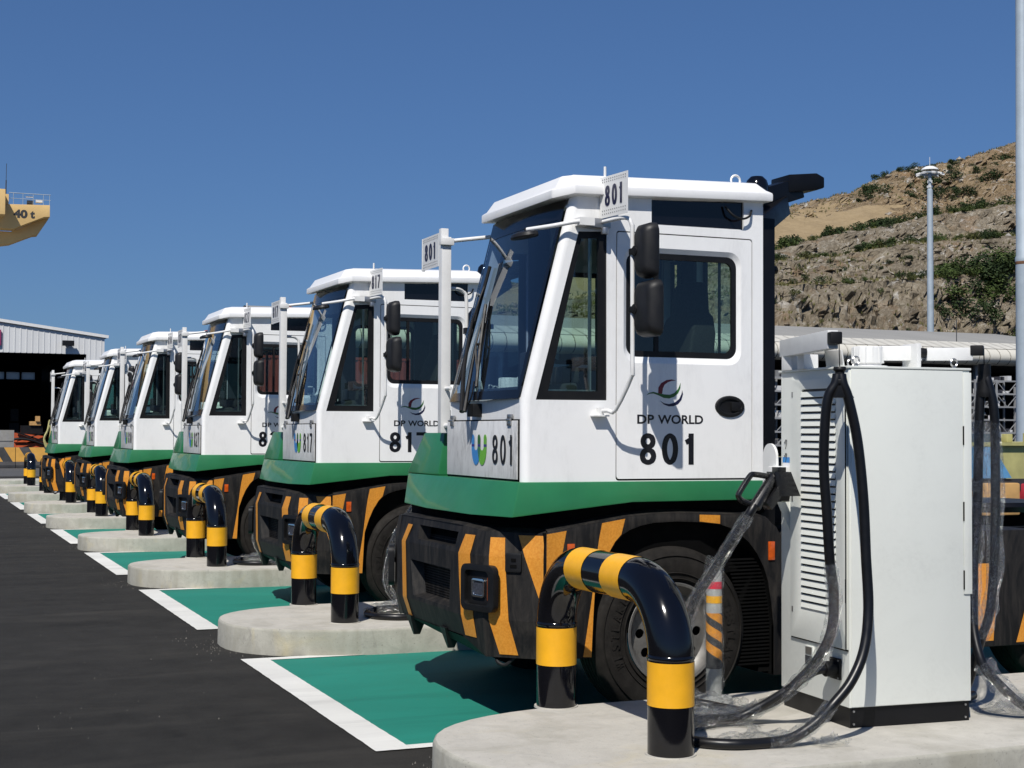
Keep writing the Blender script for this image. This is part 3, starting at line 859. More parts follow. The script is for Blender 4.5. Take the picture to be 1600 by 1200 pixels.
    # surface of the bumper as (s along the plan from the side corner, z)
    def bp(s, z, off=0.004):
        zs = [1.15, 0.985, 0.62, 0.42]
        for i in range(5):
            a = Vector(plan[i]); c = Vector(plan[i + 1]); l = (c - a).length
            if s <= l or i == 4:
                t = s / l; break
            s -= l
        pts = [Vector(levels[k][i]).lerp(Vector(levels[k][i + 1]), t) for k in (1, 2, 3, 4)]
        for k in range(3):
            if z >= pts[k + 1].z or k == 2:
                u = (pts[k].z - z) / (pts[k].z - pts[k + 1].z); q = pts[k].lerp(pts[k + 1], u); break
        d = (c - a).normalized(); nrm = Vector((-abs(d.y), d.x if d.y > 0 else -d.x, 0)).normalized()
        if i == 0: nrm = Vector((-(c - a).y, (c - a).x, 0)).normalized(); nrm = nrm if nrm.x < 0 else -nrm
        return q + nrm * off
    def film(name, left, right, zs):
        """left/right: functions z -> s"""
        b = MB(); n = len(zs)
        v = []
        for z in zs:
            sl, sr = left(z), right(z)
            for k in range(5): v.append(bp(sl + (sr - sl) * k / 4, z))
        b.add(v, [(j * 5 + i, j * 5 + i + 1, (j + 1) * 5 + i + 1, (j + 1) * 5 + i) for j in range(n - 1) for i in range(4)])
        P(name, b, M['orange_film'], bump, recalc=False)
    def pw(pts):
        def f(z):
            for (z0, s0), (z1, s1) in zip(pts, pts[1:]):
                if z >= z1: return s0 + (s1 - s0) * (z0 - z) / (z0 - z1)
            return pts[-1][1]
        return f
    ZS = [1.10, 1.04, 0.986, 0.984, 0.85, 0.75, 0.622, 0.618, 0.55, 0.50]
    film('reflective_stripe', pw([(1.10, 0.598), (0.985, 0.662), (0.5, 0.610)]), pw([(1.10, 0.486), (0.985, 0.525), (0.5, 0.470)]), ZS)
    film('reflective_stripe', pw([(1.095, 0.345), (0.62, 0.345), (0.40, 0.285)]), pw([(1.095, 0.252), (0.62, 0.22), (0.40, 0.165)]), [1.095, 1.04, 0.986, 0.984, 0.80, 0.70, 0.622, 0.618, 0.5, 0.42])
    film('reflective_stripe', pw([(1.10, 1.66), (0.985, 1.74), (0.5, 1.70)]), pw([(1.10, 1.57), (0.985, 1.66), (0.5, 1.62)]), ZS)
    film('reflective_stripe', pw([(1.105, 0.165), (0.70, 0.012)]), pw([(1.105, 0.006), (0.70, 0.006)]), [1.112, 1.05, 0.986, 0.984, 0.9, 0.8, 0.70])
    # headlamp
    s0 = 0.41
    ctr = bp(s0, 0.80, 0); du = (bp(s0 - 0.05, 0.80, 0) - bp(s0 + 0.05, 0.80, 0)).normalized(); nv = Vector((du.y, -du.x, 0)); nv = nv if nv.x < 0 else -nv
    for sgn in (0, 1):
        if sgn:
            ctr = Vector((ctr.x, 2 * 8.86 - ctr.y, ctr.z)); du = Vector((du.x, -du.y, 0)); nv = Vector((nv.x, -nv.y, 0))
        hf = lambda p, d, c=ctr, u=du, n_=nv: c + u * p[0] + Vector((0, 0, p[1])) - n_ * d
        b = MB(); b.plate(rrect(-0.150, 0.150, -0.135, 0.135, 0.045), [rrect(-0.115, 0.10, -0.10, 0.10, 0.03)], hf, -0.030, 0.01)
        b.plate(rrect(-0.12, 0.105, -0.105, 0.105, 0.03), [], hf, -0.004, 0.006)
        hl = P('headlamp', b, M['rubber_trim'], bevel=0.004)
        b = MB(); b.plate(rrect(-0.064, 0.056, -0.055, 0.053, 0.022), [rrect(-0.050, 0.042, -0.041, 0.039, 0.016)], hf, -0.020, -0.004); P('lamp_ring', b, M['chrome'], hl, bevel=0.003)
        b = MB(); b.plate(rrect(-0.050, 0.042, -0.041, 0.039, 0.016), [], hf, -0.012, -0.005); P('lens', b, M['lamp_glass'], hl)
        b = MB(); b.plate(rrect(0.072, 0.096, -0.070, 0.065, 0.008), [], hf, -0.012, -0.003); P('indicator', b, M['amber_shaded'], hl)
    b = MB()
    c2 = bp(0.19, 0.955, 0.002); ff = lambda p, d: c2 + du * 0 + Vector((0, 0, p[1])) + Vector((-0.707, -0.0, 0)) * 0 + (bp(0.19 - p[0], 0.955 + p[1], 0.004 - d) - c2 - Vector((0, 0, p[1])))
    b.plate(rrect(-0.05, 0.05, -0.055, 0.055, 0.012), [], ff, -0.010, 0.004)
    sk = P('socket_cover', b, M['rubber_trim'], bump, bevel=0.002)
    b = MB(); b.plate(rrect(-0.018, 0.022, -0.030, -0.012, 0.002, 2), [], ff, -0.013, 0.0); b.plate(rrect(-0.012, 0.018, 0.006, 0.024, 0.002, 2), [], ff, -0.013, 0.0); P('socket_slot', b, M['void'], sk)
    for y, z in ((8.62, 0.50), (9.28, 0.50)):
        b = MB(); b.loft([[(3.10, y - 0.05, z), (3.10, y + 0.05, z), (3.22, y + 0.05, z), (3.22, y - 0.05, z)], [(3.14, y - 0.01, z - 0.13), (3.14, y + 0.01, z - 0.13), (3.18, y + 0.01, z - 0.13), (3.18, y - 0.01, z - 0.13)]])
        P('tow_hook', b, M['rubber_trim'])
    b = MB(); b.tube([(3.24, 8.02, 0.42), (3.215, 7.99, 0.375), (3.25, 7.95, 0.355), (3.30, 7.93, 0.40)], 0.012, 8); P('tow_eye', b, M['rubber_trim'])
    # ---- side fender with wheel arch
    arch = [(3.70, 0.404), (3.713, 0.654), (3.721, 0.776), (3.762, 0.9), (3.800, 0.985), (3.852, 1.065), (3.895, 1.107), (3.948, 1.137), (4.02, 1.160), (4.104, 1.175), (4.263, 1.180), (4.42, 1.172), (4.56, 1.156), (4.63, 1.132), (4.685, 1.099), (4.755, 1.045), (4.811, 0.976), (4.86, 0.89), (4.888, 0.811), (4.915, 0.66), (4.929, 0.533), (4.929, 0.234)]
    outer = [(4.985, 0.234), (4.995, 0.95), (4.985, 1.07), (4.95, 1.135), (4.90, 1.175), (4.81, 1.208), (4.28, 1.232), (4.10, 1.228), (3.92, 1.214), (3.42, 1.132), (3.405, 1.05), (3.405, 0.404)]
    b = MB(); b.plate(arch + outer, [], XZ(YS), 0.0, 0.03)
    top_ = [(4.985, 1.07), (4.95, 1.135), (4.90, 1.175), (4.81, 1.208), (4.28, 1.232), (4.10, 1.228), (3.92, 1.214), (3.42, 1.132)]
    b.loft([[(x, YS, z) for x, z in top_], [(x, YS + 0.05, z + 0.022) for x, z in top_], [(x, YS + 0.38, z + 0.024) for x, z in top_]], False, False, closed=False)
    P('front_fender', b, M['bumper'], bevel=0.005, angle=30)
    b = MB(); b.loft([[(x, YS + 0.004, z) for x, z in arch], [(x, YS + 0.45, z) for x, z in arch]], False, False, closed=False)
    P('arch_liner', b, M['void'], recalc=False)
    b = MB(); b.box(3.399, 3.4045, YS - 0.001, YS + 0.03, 0.41, 1.13); P('fender_gap', b, M['void'])
    def side_film(pts, name='reflective_stripe'):
        b = MB(); b.plate(pts, [], XZ(YS), -0.0025, -0.0003); P(name, b, M['orange_film'])
    side_film([(3.412, 1.122), (3.536, 1.140), (3.500, 0.959), (3.412, 0.800)])
    side_film([(3.764, 1.180), (3.745, 1.09), (3.730, 0.99), (3.700, 0.75), (3.668, 0.55), (3.645, 0.412), (3.697, 0.409), (3.709, 0.654), (3.717, 0.78), (3.758, 0.905), (3.797, 0.992), (3.848, 1.071), (3.888, 1.112), (3.913, 1.203)])
    side_film([(4.411, 1.219), (4.411, 1.178), (4.551, 1.162), (4.551, 1.214)])
    side_film([(3.412, 1.122), (3.536, 1.140), (3.500, 0.959), (3.412, 0.800)]) if False else None
    for x0, x1, z0, z1 in ((3.540, 3.586, 0.975, 1.065), (4.888, 4.932, 0.935, 1.048)):
        b = MB(); b.box(x0, x1, YS - 0.010, YS, z0, z1); P('side_marker', b, M['amber'], bevel=0.003)
    b = MB()
    for i in range(30):
        z = 0.30 + i * 0.022; b.bar((4.60 + 0.1 * math.sin(i / 30 * 3), YS + 0.06, z), (4.925, YS + 0.05, z + 0.004), 0.012, 0.010)
    b.box(4.86, 4.93, YS + 0.06, YS + 0.42, 0.25, 0.95)
    P('mudguard_mesh', b, M['void'])
    # ---- wheels
    def wheel(cx, y, far=False, twin=False):
        s = -1 if not far else 1          # outer face direction
        cz = 0.515; Rt = 0.515; c = (cx, y, cz)
        b = MB()
        prof = [(0.295, 0.03), (0.305, 0.002), (0.34, -0.004), (0.40, -0.012), (0.45, -0.010), (0.478, 0.004), (0.497, 0.018), (0.509, 0.036)]
        for k in range(5):
            h = 0.045 + k * 0.045; prof += [(0.515, h), (0.515, h + 0.034), (0.503, h + 0.036), (0.503, h + 0.043)]
        prof += [(0.509, 0.268), (0.48, 0.285), (0.40, 0.295), (0.295, 0.27)]
        if far: prof = [(r, -h) for r, h in prof]
        b.lathe(prof, c, 'Y', 72, closed=True)
        b2 = b
        for rr in (0.462, 0.36, 0.327):
            b.lathe([(rr - 0.004, -0.006 if not far else 0.006), (rr, -0.016 if not far else 0.016), (rr + 0.004, -0.006 if not far else 0.006)], c, 'Y', 72)
        if not far:
            # raised sidewall letters
            for word, a0 in (('WESTLAKE', 205), ('WESTLAKE', 25)):
                for i, ch in enumerate(word):
                    a = R(a0 - i * 8.2)
                    rad = Vector((math.cos(a), 0, math.sin(a))); tan = Vector((math.sin(a), 0, -math.cos(a)))
                    cc = Vector(c) + rad * 0.39
                    put_text(b, ch, lambda p, d, cc=cc, tan=tan, rad=rad: cc + tan * p[0] + rad * p[1] + Vector((0, -0.016, 0)), -0.019, 0.019, -0.028, 0.028, 0.02)
        w_ = P('wheel', b, M['tyre'], recalc=False, angle=40)
        b = MB(); fy = 0.055 * (1 if not far else -1)
        holes = [[(0.192 * math.cos(R(36 * k)) + 0.030 * math.cos(t), 0.192 * math.sin(R(36 * k)) + 0.030 * math.sin(t)) for t in [2 * math.pi * i / 10 for i in range(10)]] for k in range(10)]
        b.plate([(0.245 * math.cos(2 * math.pi * i / 48), 0.245 * math.sin(2 * math.pi * i / 48)) for i in range(48)], holes, lambda p, d: (cx + p[0], y + fy + d * (1 if not far else -1), cz + p[1]), 0.0, 0.012)
        b.lathe([(0.303, -s * -0.010), (0.300, s * 0.012), (0.285, s * 0.008), (0.270, s * -0.03), (0.243, s * -0.056)], c, 'Y', 48)
        P('rim', b, M['rim'], w_, recalc=True, angle=35)
        b = MB(); b.lathe([(0.0, s * 0.045), (0.055, s * 0.045), (0.075, s * 0.03), (0.082, s * -0.03), (0.150, s * -0.045), (0.150, s * -0.056)], c, 'Y', 28)
        P('hub', b, M['rusty_hub'], w_)
        b = MB()
        for k in range(10):
            a = R(36 * k + 18); p = Vector((cx + 0.125 * math.cos(a), y, cz + 0.125 * math.sin(a)))
            b.cyl(p + Vector((0, s * -0.045, 0)), p + Vector((0, s * -0.004, 0)), 0.013, 6)
        P('wheel_nuts', b, M['steel'], w_)
        b = MB(); b.cyl((cx, y - s * 0.09, cz), (cx, y - s * 0.12, cz), 0.24, 20); P('brake_drum', b, M['void'], w_)
    wheel(4.25, 7.765); wheel(4.25, 10.05, True); wheel(7.3, 7.80); wheel(7.3, 10.05, True)
    # ---- chassis, rear deck
    b = MB()
    for y in (8.45, 9.30): b.box(3.4, 8.5, y - 0.05, y + 0.05, 0.72, 0.98)
    for x in (3.6, 4.9, 6.0, 7.3, 8.4): b.box(x - 0.08, x + 0.08, 8.5, 9.25, 0.75, 0.95)
    b.cyl((4.25, 8.0, 0.515), (4.25, 9.9, 0.515), 0.07); b.cyl((7.3, 8.0, 0.515), (7.3, 9.9, 0.515), 0.09)
    P('chassis', b, M['void'])
    b = MB(); b.box(5.02, 6.98, 9.5, 10.1, 0.32, 1.08); P('side_skirt', b, M['bumper'], bevel=0.01)
    b = MB(); b.box(5.02, 6.98, YS + 0.02, 8.3, 0.32, 1.08)
    sdk = P('side_skirt', b, M['bumper'], bevel=0.01)
    b = MB(); b.box(5.2, 6.95, 8.35, 9.45, 1.0, 1.12); P('rear_deck', b, M['black'])
    for pts in ([(6.50, 0.865), (6.66, 0.863), (6.62, 0.36), (6.50, 0.36)], [(6.90, 0.60), (6.96, 0.60), (6.96, 0.34), (6.81, 0.34)]):
        b = MB(); b.plate(pts, [], XZ(YS + 0.02), -0.0025, -0.0003); P('reflective_stripe', b, M['orange_film'], sdk)
    b = MB(); b.lathe([(0.0, 1.22), (0.5, 1.22), (0.52, 1.19), (0.5, 1.15), (0.0, 1.15)], (7.4, 8.9, 0), 'Z', 24); P('coupling_plate', b, M['black'])
    b = MB(); b.box(5.0, 5.45, 8.2, 9.6, 1.12, 1.55); b.box(5.1, 5.4, 9.65, 10.0, 1.1, 1.9); P('battery_box', b, M['black'], bevel=0.01)
    # ---- rear mast with lamp arm
    b = MB(); b.box(4.872, 4.978, 7.79, 7.90, 0.95, 3.04); b.box(4.885, 4.955, 8.80, 8.88, 0.95, 3.02); b.box(4.89, 4.95, 7.90, 8.80, 2.90, 2.98)
    b.loft([[(4.885, 7.80, 2.95), (4.955, 7.80, 2.95), (4.955, 7.92, 2.95), (4.885, 7.92, 2.95)], [(4.90, 8.10, 3.20), (5.09, 8.10, 3.16), (5.09, 8.25, 3.16), (4.90, 8.25, 3.20)]])
    mast = P('rear_mast', b, M['black'], bevel=0.005)
    b = MB(); b.bar((4.98, 8.2, 3.18), (5.50, 8.35, 3.35), 0.12, 0.14); b.bar((4.93, 8.0, 2.98), (5.36, 8.30, 3.22), 0.10, 0.13)
    b.loft([[(5.38, 8.25, 3.30), (5.38, 8.47, 3.30), (5.38, 8.47, 3.42), (5.38, 8.25, 3.42)], [(5.60, 8.25, 3.33), (5.60, 8.47, 3.33), (5.60, 8.47, 3.445), (5.60, 8.25, 3.445)], [(5.66, 8.25, 3.35), (5.66, 8.47, 3.35), (5.66, 8.47, 3.42), (5.66, 8.25, 3.42)]])
    P('lamp_arm', b, M['black'], mast, bevel=0.01)
    b = MB(); b.lathe([(0.0, 0.09), (0.04, 0.085), (0.065, 0.06), (0.075, 0.02), (0.075, -0.04)], (5.04, 8.1, 3.27), 'Z', 20); P('dome_camera', b, M['gloss_black'], mast)
    b = MB(); b.cyl((4.95, 7.86, 2.72), (5.03, 7.86, 2.73), 0.025); P('mast_knob', b, M['black'], mast)
    # ---- roof fittings
    b = MB(); b.lathe([(0.024, 0), (0.032, 0.008), (0.040, 0), (0.032, -0.008)], (4.78, 7.93, 3.285), 'Y', 20, closed=True); b.cyl((4.78, 7.93, 3.235), (4.78, 7.93, 3.25), 0.012); P('lifting_eye', b, M['white_metal'])
    b = MB(); b.cyl((3.80, 7.78, 3.19), (3.80, 7.78, 3.275), 0.008); P('antenna', b, M['white_metal'])
    b = MB(); b.lathe([(0, 0.09), (0.05, 0.08), (0.06, 0.02), (0.06, 0)], (4.55, 8.72, 3.245), 'Z', 16); P('beacon', b, M['orange_beacon'])
    # ---- near mirrors, bracket, number plate
    b = MB()
    b.tube([(3.74, 7.735, 1.833), (3.765, 7.66, 1.834), (3.785, 7.60, 1.838), (3.815, 7.455, 2.03), (3.815, 7.45, 2.10), (3.813, 7.45, 2.82), (3.812, 7.452, 2.88), (3.80, 7.47, 2.925), (3.78, 7.53, 2.937), (3.75, 7.70, 2.934)], 0.0125, 10, 3)
    b.box(3.69, 3.79, 7.69, 7.742, 1.80, 1.808); b.cyl((3.74, 7.715, 1.808), (3.74, 7.715, 1.85), 0.02, 12)
    mir = P('mirror_bracket', b, M['white_metal'])
    b = MB(); b.box(3.65, 3.80, 7.70, 7.742, 2.90, 2.955); b.cyl((3.755, 7.69, 2.86), (3.755, 7.69, 2.90), 0.022, 12); P('mirror_clamp', b, M['steel'], mir, bevel=0.003)
    for zc, hh, ww in ((2.735, 0.155, 0.084), (2.405, 0.158, 0.110)):
        b = MB()
        yc = 7.448 - ww; xa = 3.818
        def mr(ins, x): return [(x, p[0], p[1]) for p in rrect(yc - ww + ins, yc + ww - ins, zc - hh + ins, zc + hh - ins, 0.045)]
        b.loft([mr(0.035, xa - 0.012), mr(0.012, xa + 0.008), mr(0.0, xa + 0.045), mr(0.0, xa + 0.075), mr(0.008, xa + 0.082)])
        b2 = P('side_mirror', b, M['mirror_shell'], mir, angle=50)
        b = MB(); b.box(3.795, 3.825, 7.40, 7.462, zc - 0.018, zc + 0.018); b.cyl((3.800, 7.41, zc), (3.822, 7.41, zc), 0.030, 14); P('mirror_clamp', b, M['rubber_trim'], mir, bevel=0.004)
    b = MB(); b.tube([(3.66, 7.70, 2.925), (3.58, 7.68, 2.925), (3.45, 7.74, 2.90), (3.335, 7.86, 2.885)], 0.013, 10, 4); b.box(3.585, 3.68, 7.665, 7.735, 2.905, 2.95); arm = P('mirror_arm', b, M['white_metal'], mir)
    b = MB(); b.loft([[(3.32 + x * 1.0, 7.86 + y, 2.845 + 0.15 * x + dz) for x, y in ellipse(0, 0, 0.075 * k, 0.118 * k)] for k, dz in ((0.6, 0.028), (0.92, 0.018), (1.0, 0.0), (0.95, -0.010))])
    b.cyl((3.335, 7.87, 2.86), (3.335, 7.87, 2.895), 0.012)
    P('blind_spot_mirror', b, M['mirror_shell'], arm)
    # white post on the right-hand box, with bracing
    b = MB(); b.box(3.245, 3.295, 9.085, 9.135, 1.70, 3.045); b.box(3.238, 3.302, 9.05, 9.085, 1.70, 2.985)
    b.tube([(3.27, 9.06, 2.955), (3.62, 8.97, 3.0)], 0.014, 10, 0); b.tube([(3.27, 9.06, 1.745), (3.275, 8.97, 1.75)], 0.016, 10, 0); b.tube([(3.27, 9.06, 1.99), (3.275, 8.97, 1.99)], 0.012, 10, 0)
    b.box(3.225, 3.315, 9.03, 9.07, 2.93, 2.975)
    post = P('mirror_post', b, M['white_metal'], bevel=0.003)
    b = MB(); b.tube([(3.28, 9.11, 2.65), (3.38, 9.15, 2.655), (3.43, 9.17, 2.64), (3.455, 9.17, 2.59), (3.455, 9.17, 2.3), (3.455, 9.17, 2.05), (3.43, 9.16, 1.97), (3.30, 9.11, 1.90)], 0.0125, 8, 3); fr = P('far_mirror_rod', b, M['white_metal'])
    b = MB(); b.loft([[(3.50 + d, p[0], p[1]) for p in rrect(9.12 + i, 9.30 - i, 2.20 + i, 2.54 - i, 0.04)] for d, i in ((0.0, 0.03), (0.03, 0), (0.07, 0))]); b.box(3.44, 3.51, 9.14, 9.19, 2.36, 2.40); P('side_mirror', b, M['mirror_shell'], fr)
    # ---- interior
    b = MB()
    def sl(x0, x1, w_, z, cy=8.20): return [(x0, cy - w_, z), (x1, cy - w_, z), (x1, cy + w_, z), (x0, cy + w_, z)]
    b.box(4.05, 4.45, 8.0, 8.40, 1.46, 1.80)
    b.loft([sl(3.98, 4.56, 0.23, 1.80), sl(3.98, 4.58, 0.23, 1.93)])
    b.loft([sl(4.44, 4.62, 0.22, 1.88), sl(4.46, 4.65, 0.235, 2.15), sl(4.50, 4.67, 0.225, 2.33), sl(4.53, 4.68, 0.18, 2.44), sl(4.54, 4.68, 0.13, 2.47), sl(4.55, 4.67, 0.13, 2.62), sl(4.57, 4.66, 0.11, 2.66)])
    b.box(4.15, 4.50, 7.92, 7.98, 2.08, 2.13); b.box(4.15, 4.50, 8.42, 8.48, 2.08, 2.13)
    P('seat', b, M['seat'], bevel=0.03, angle=50, seg=3)
    b = MB(); b.loft([[(3.36, 7.85, 1.46), (3.72, 7.85, 1.46), (3.72, 8.85, 1.46), (3.36, 8.85, 1.46)], [(3.40, 7.85, 1.98), (3.66, 7.85, 2.00), (3.66, 8.85, 2.00), (3.40, 8.85, 1.98)]])
    b.box(3.60, 3.72, 7.95, 8.12, 2.0, 2.10); b.box(3.66, 3.70, 8.55, 8.75, 2.02, 2.22)
    P('dashboard', b, M['dash'], bevel=0.02)
    b = MB()
    ct = Vector((3.86, 8.36, 2.08)); ax = Vector((0.5, 0, -0.87)); u1 = Vector((0, 1, 0)); u2 = ax.cross(u1)
    b.tube([ct + u1 * 0.2 * math.cos(t) + u2 * 0.2 * math.sin(t) for t in [2 * math.pi * i / 24 for i in range(25)]], 0.016, 8, 0)
    b.cyl(ct, ct + ax * 0.3 + Vector((-0.05, 0, 0)), 0.03, 10); b.bar(ct - u1 * 0.2, ct + u1 * 0.2, 0.03, 0.02)
    P('steering_wheel', b, M['seat'])
    return root

def plates(root, num):
    """number plates and painted numbers of one tractor, in the tractor's own frame"""
    def P(name, mb, mats, parent=root, **k): return mb.build(name, mats, parent, TO, **k)
    def mk(y0, x0, y1, x1, z0, z1, name='number_plate'):
        f = lambda p, d: Vector((x0 + (x1 - x0) * p[0], y0 + (y1 - y0) * p[0], z0 + (z1 - z0) * p[1])) + Vector((d, 0, 0))
        b = MB(); b.plate([(0, 0), (1, 0), (1, 1), (0, 1)], [], f, 0.0, 0.003)
        b.bar(f((0.0, 0), 0.008), f((0.0, 1), 0.008), 0.012, 0.02)
        pl = P(name, b, M['white_metal'])
        b = MB(); put_digits(b, num, f, 0.17, 0.83, 0.27, 0.77, 0.35, 0.02, -0.002); P('lettering', b, M['navy'], pl, recalc=False)
        b = MB()
        for j in (0.09, 0.17, 0.87, 0.93):
            for i in range(12):
                a = 0.08 + 0.84 * i / 11
                b.face([f((a + 0.013 * math.cos(t), j + 0.018 * math.sin(t)), -0.0015) for t in (0.5, 1.6, 2.6, 3.7, 4.7, 5.8)])
        P('perforation', b, M['dash'], pl, recalc=False)
    mk(7.725, 3.745, 7.43, 3.772, 2.955, 3.195)
    mk(9.49, 3.252, 9.14, 3.245, 2.80, 3.02)
    o_ = 0.0 if num == '801' else -0.06
    b = MB(); put_digits(b, num, XZ(YN), 4.013 + o_, 4.386 + o_, 1.518, 1.704, 0.34, 0.045, -0.001); P('lettering', b, M['ink'], recalc=False)
    fY = lambda p, d: (3.246 + d, 8.165 - p[0], p[1])
    b = MB(); put_digits(b, num, fY, 0.0, 0.315, 1.517, 1.690, 0.42, 0.02, 0.0); P('lettering', b, M['ink'], recalc=False)

proto = build_tractor()
bpy.context.view_layer.update()
tr = [('801', 0, 0, 'standing nearest the camera beside the charging cabinet'), ('817', 0.21, 5.33, 'second in the row, right behind tractor 801'),
      ('827', 0.06, 10.05, 'third in the row, behind tractor 817'), ('810', -0.06, 15.0, 'fourth in the row, behind tractor 827'),
      ('825', -0.02, 20.1, 'fifth in the row, before the last one'), ('812', -0.22, 25.0, 'last in the row, in front of the open warehouse')]
roots = [proto] + [copy_tree(proto) for _ in tr[1:]]
for (num, dx, dy, txt), r_ in zip(tr, roots):
    r_.location = TO + Vector((dx, dy, 0))
    r_.rotation_euler.z = R({'817': 0.35, '827': -0.3, '810': 0.5, '825': -0.4, '812': 0.3}.get(num, 0))
    plates(r_, num)
    tag(r_, 'white and green terminal tractor ' + (num + ' ' if num in ('801', '817', '827', '810') else '') + txt, 'terminal tractor', 'terminal tractors parked in a row')
#SECTION_CHARGER
CO = Vector((4.49, 6.335, 0.2)); CR = R(-3.6)
def charger(k):
    """free-standing charging cabinet; local frame: a along its long face, b into it, z up"""
    root = empty('charging_cabinet', CO + Vector((0, PITCH * k, 0)), CR)
    def P(name, mb, mats, parent=root, **kw): return mb.build(name, mats, parent, (0, 0, 0), **kw)
    W, D, Z0, Z1 = 0.735, 0.70, 0.105, 1.845
    b = MB(); b.box(0.012, W - 0.004, 0.012, D - 0.01, 0.0, Z0 + 0.01); pl = P('plinth', b, M['black'])
    for a, bb, z in ((0.03, 0.010, 0.085), (0.03, 0.010, 0.02), (W - 0.03, 0.010, 0.085), (W - 0.03, 0.010, 0.02)):
        b = MB(); b.cyl((a, bb + 0.003, z), (a, bb - 0.006, z), 0.006, 8); P('bolt', b, M['steel'], pl)
    b = MB(); b.box(0.0, W, 0.0, D, Z0, Z1); P('cabinet_body', b, M['charger'], bevel=0.004)
    # front cover (camera side), hinged edge to the right
    b = MB(); b.box(0.012, W - 0.045, -0.006, 0.002, Z0 + 0.004, Z1 - 0.004); P('front_cover', b, M['charger'], bevel=0.002)
    b = MB(); b.box(W - 0.043, W + 0.006, -0.008, 0.05, Z0 + 0.56, Z1 - 0.012); hp = P('hinge_strip', b, M['charger'], bevel=0.002)
    for z in (0.74, 1.10, 1.50):
        b = MB(); b.box(W - 0.048, W - 0.042, -0.011, 0.0, z - 0.05, z + 0.05); P('hinge_slot', b, M['void'], hp)
    # louvred door on the left-hand face (a = 0), b is depth
    b = MB()
    f = lambda p, d: (d, p[0], p[1])
    b.plate([(0.012, 0.40), (0.575, 0.40), (0.575, 1.80), (0.012, 1.80)], [rrect(0.105, 0.455, 0.575, 1.745, 0.015, 3)], f, -0.014, -0.002)
    dr = P('louvred_door', b, M['charger'], bevel=0.002)
    b = MB(); b.box(-0.004, -0.002, 0.10, 0.46, 0.57, 1.75); P('louvre_shade_backing', b, M['dash'], dr)  # dark sheet, its colour makes the shadow gaps between the slats
    sm = None
    n = 30; zz = (1.745 - 0.575) / n
    for i in range(n):
        z = 0.575 + zz * (i + 0.5)
        if sm is None:
            q = MB(); zc = 0.0
            q.loft([[(-0.021, 0.107, -0.022), (-0.021, 0.453, -0.022), (-0.016, 0.453, -0.024), (-0.016, 0.107, -0.024)],
                    [(-0.012, 0.107, 0.006), (-0.012, 0.453, 0.006), (-0.004, 0.453, 0.006), (-0.004, 0.107, 0.006)]])
            o = P('slat', q, M['charger'], dr, angle=25); sm = o.data
        else:
            o = bpy.data.objects.new('slat', sm); C.objects.link(o); o.parent = dr
        o.location = (0, 0, z)
    b = MB(); b.box(-0.0155, -0.013, 0.004, 0.012, 0.40, 1.80); b.box(-0.006, -0.001, 0.004, 0.579, 0.392, 0.400); b.box(-0.006, -0.001, 0.576, 0.580, 0.40, 1.80); P('door_gap', b, M['void'])
    for z in (0.70, 1.62):
        b = MB(); b.box(-0.016, -0.013, 0.008, 0.014, z - 0.06, z + 0.06); P('hinge_slot', b, M['void'], dr)
    for z in (0.55, 1.15, 1.72):
        b = MB(); b.box(-0.0165, -0.0135, 0.545, 0.557, z - 0.014, z + 0.014); P('lock', b, M['steel'], dr)
    # stickers with handwriting
    b = MB(); b.box(-0.0015, -0.0003, 0.605, 0.675, 1.265, 1.345); st = P('sticker', b, simple_cache('paper_label', (0.72, 0.72, 0.74), 0.6), bevel=0)
    b = MB(); b.box(-0.0020, -0.0016, 0.603, 0.680, 1.345, 1.375); P('blue_tape', b, M['logo_blue'], st)
    def scrib(pts, z0, y0, s):
        b = MB(); b.tube([(-0.0032, y0 - s * p[0], z0 + s * p[1]) for p in pts], 0.0018, 4, 3); P('handwriting', b, M['ink'], st)
    scrib([(0, 0.7), (0.25, 0.45), (0.3, 0.9), (0.6, 0.8), (0.45, 0.2), (0.3, -0.2)], 1.43, 0.66, 0.045)
    scrib([(0, 0.7), (0.25, 0.45), (0.3, 0.9), (0.6, 0.8), (0.45, 0.2), (0.3, -0.2)], 1.355, 0.66, 0.045)
    scrib([(0, 0.4), (0.2, 0.7), (0.3, 0.3), (0.45, 0.8), (0.5, 0.2), (0.9, 0.6), (0.7, -0.1)], 1.29, 0.67, 0.04)
    # lower left: meter window and socket
    b = MB(); b.box(-0.010, 0.0, 0.345, 0.425, 0.265, 0.37); mt = P('meter_box', b, M['charger'], bevel=0.003)
    b = MB(); b.box(-0.0125, -0.009, 0.352, 0.418, 0.325, 0.365); P('display', b, M['steel'], mt)
    b = MB(); b.box(-0.0125, -0.009, 0.349, 0.421, 0.268, 0.318); P('dark_plate', b, M['dash'], mt)
    b = MB(); b.box(-0.016, 0.0, 0.07, 0.17, 0.235, 0.345); sk = P('socket', b, M['rubber_trim'], bevel=0.006)
    b = MB(); b.lathe([(0.0, 0.075), (0.036, 0.075), (0.040, 0.07), (0.040, 0.0)], (0, 0, 0), 'X', 18)
    o = MB(); o.v = [(-x, y + 0.12, z + 0.29) for x, y, z in b.v]; o.f = b.f; o.mi = b.mi; P('socket_collar', o, M['rubber_trim'], sk)
    for y, z in ((0.08, 0.245), (0.16, 0.245), (0.08, 0.335), (0.16, 0.335)):
        b = MB(); b.cyl((-0.020, y, z), (-0.012, y, z), 0.005, 8); P('bolt', b, M['steel'], sk)
    # connector holster: white shroud and rounded back plate
    b = MB(); b.box(-0.085, 0.0, 0.60, 0.705, 1.17, 1.325); hs = P('connector_holster', b, M['white_metal'], bevel=0.012)
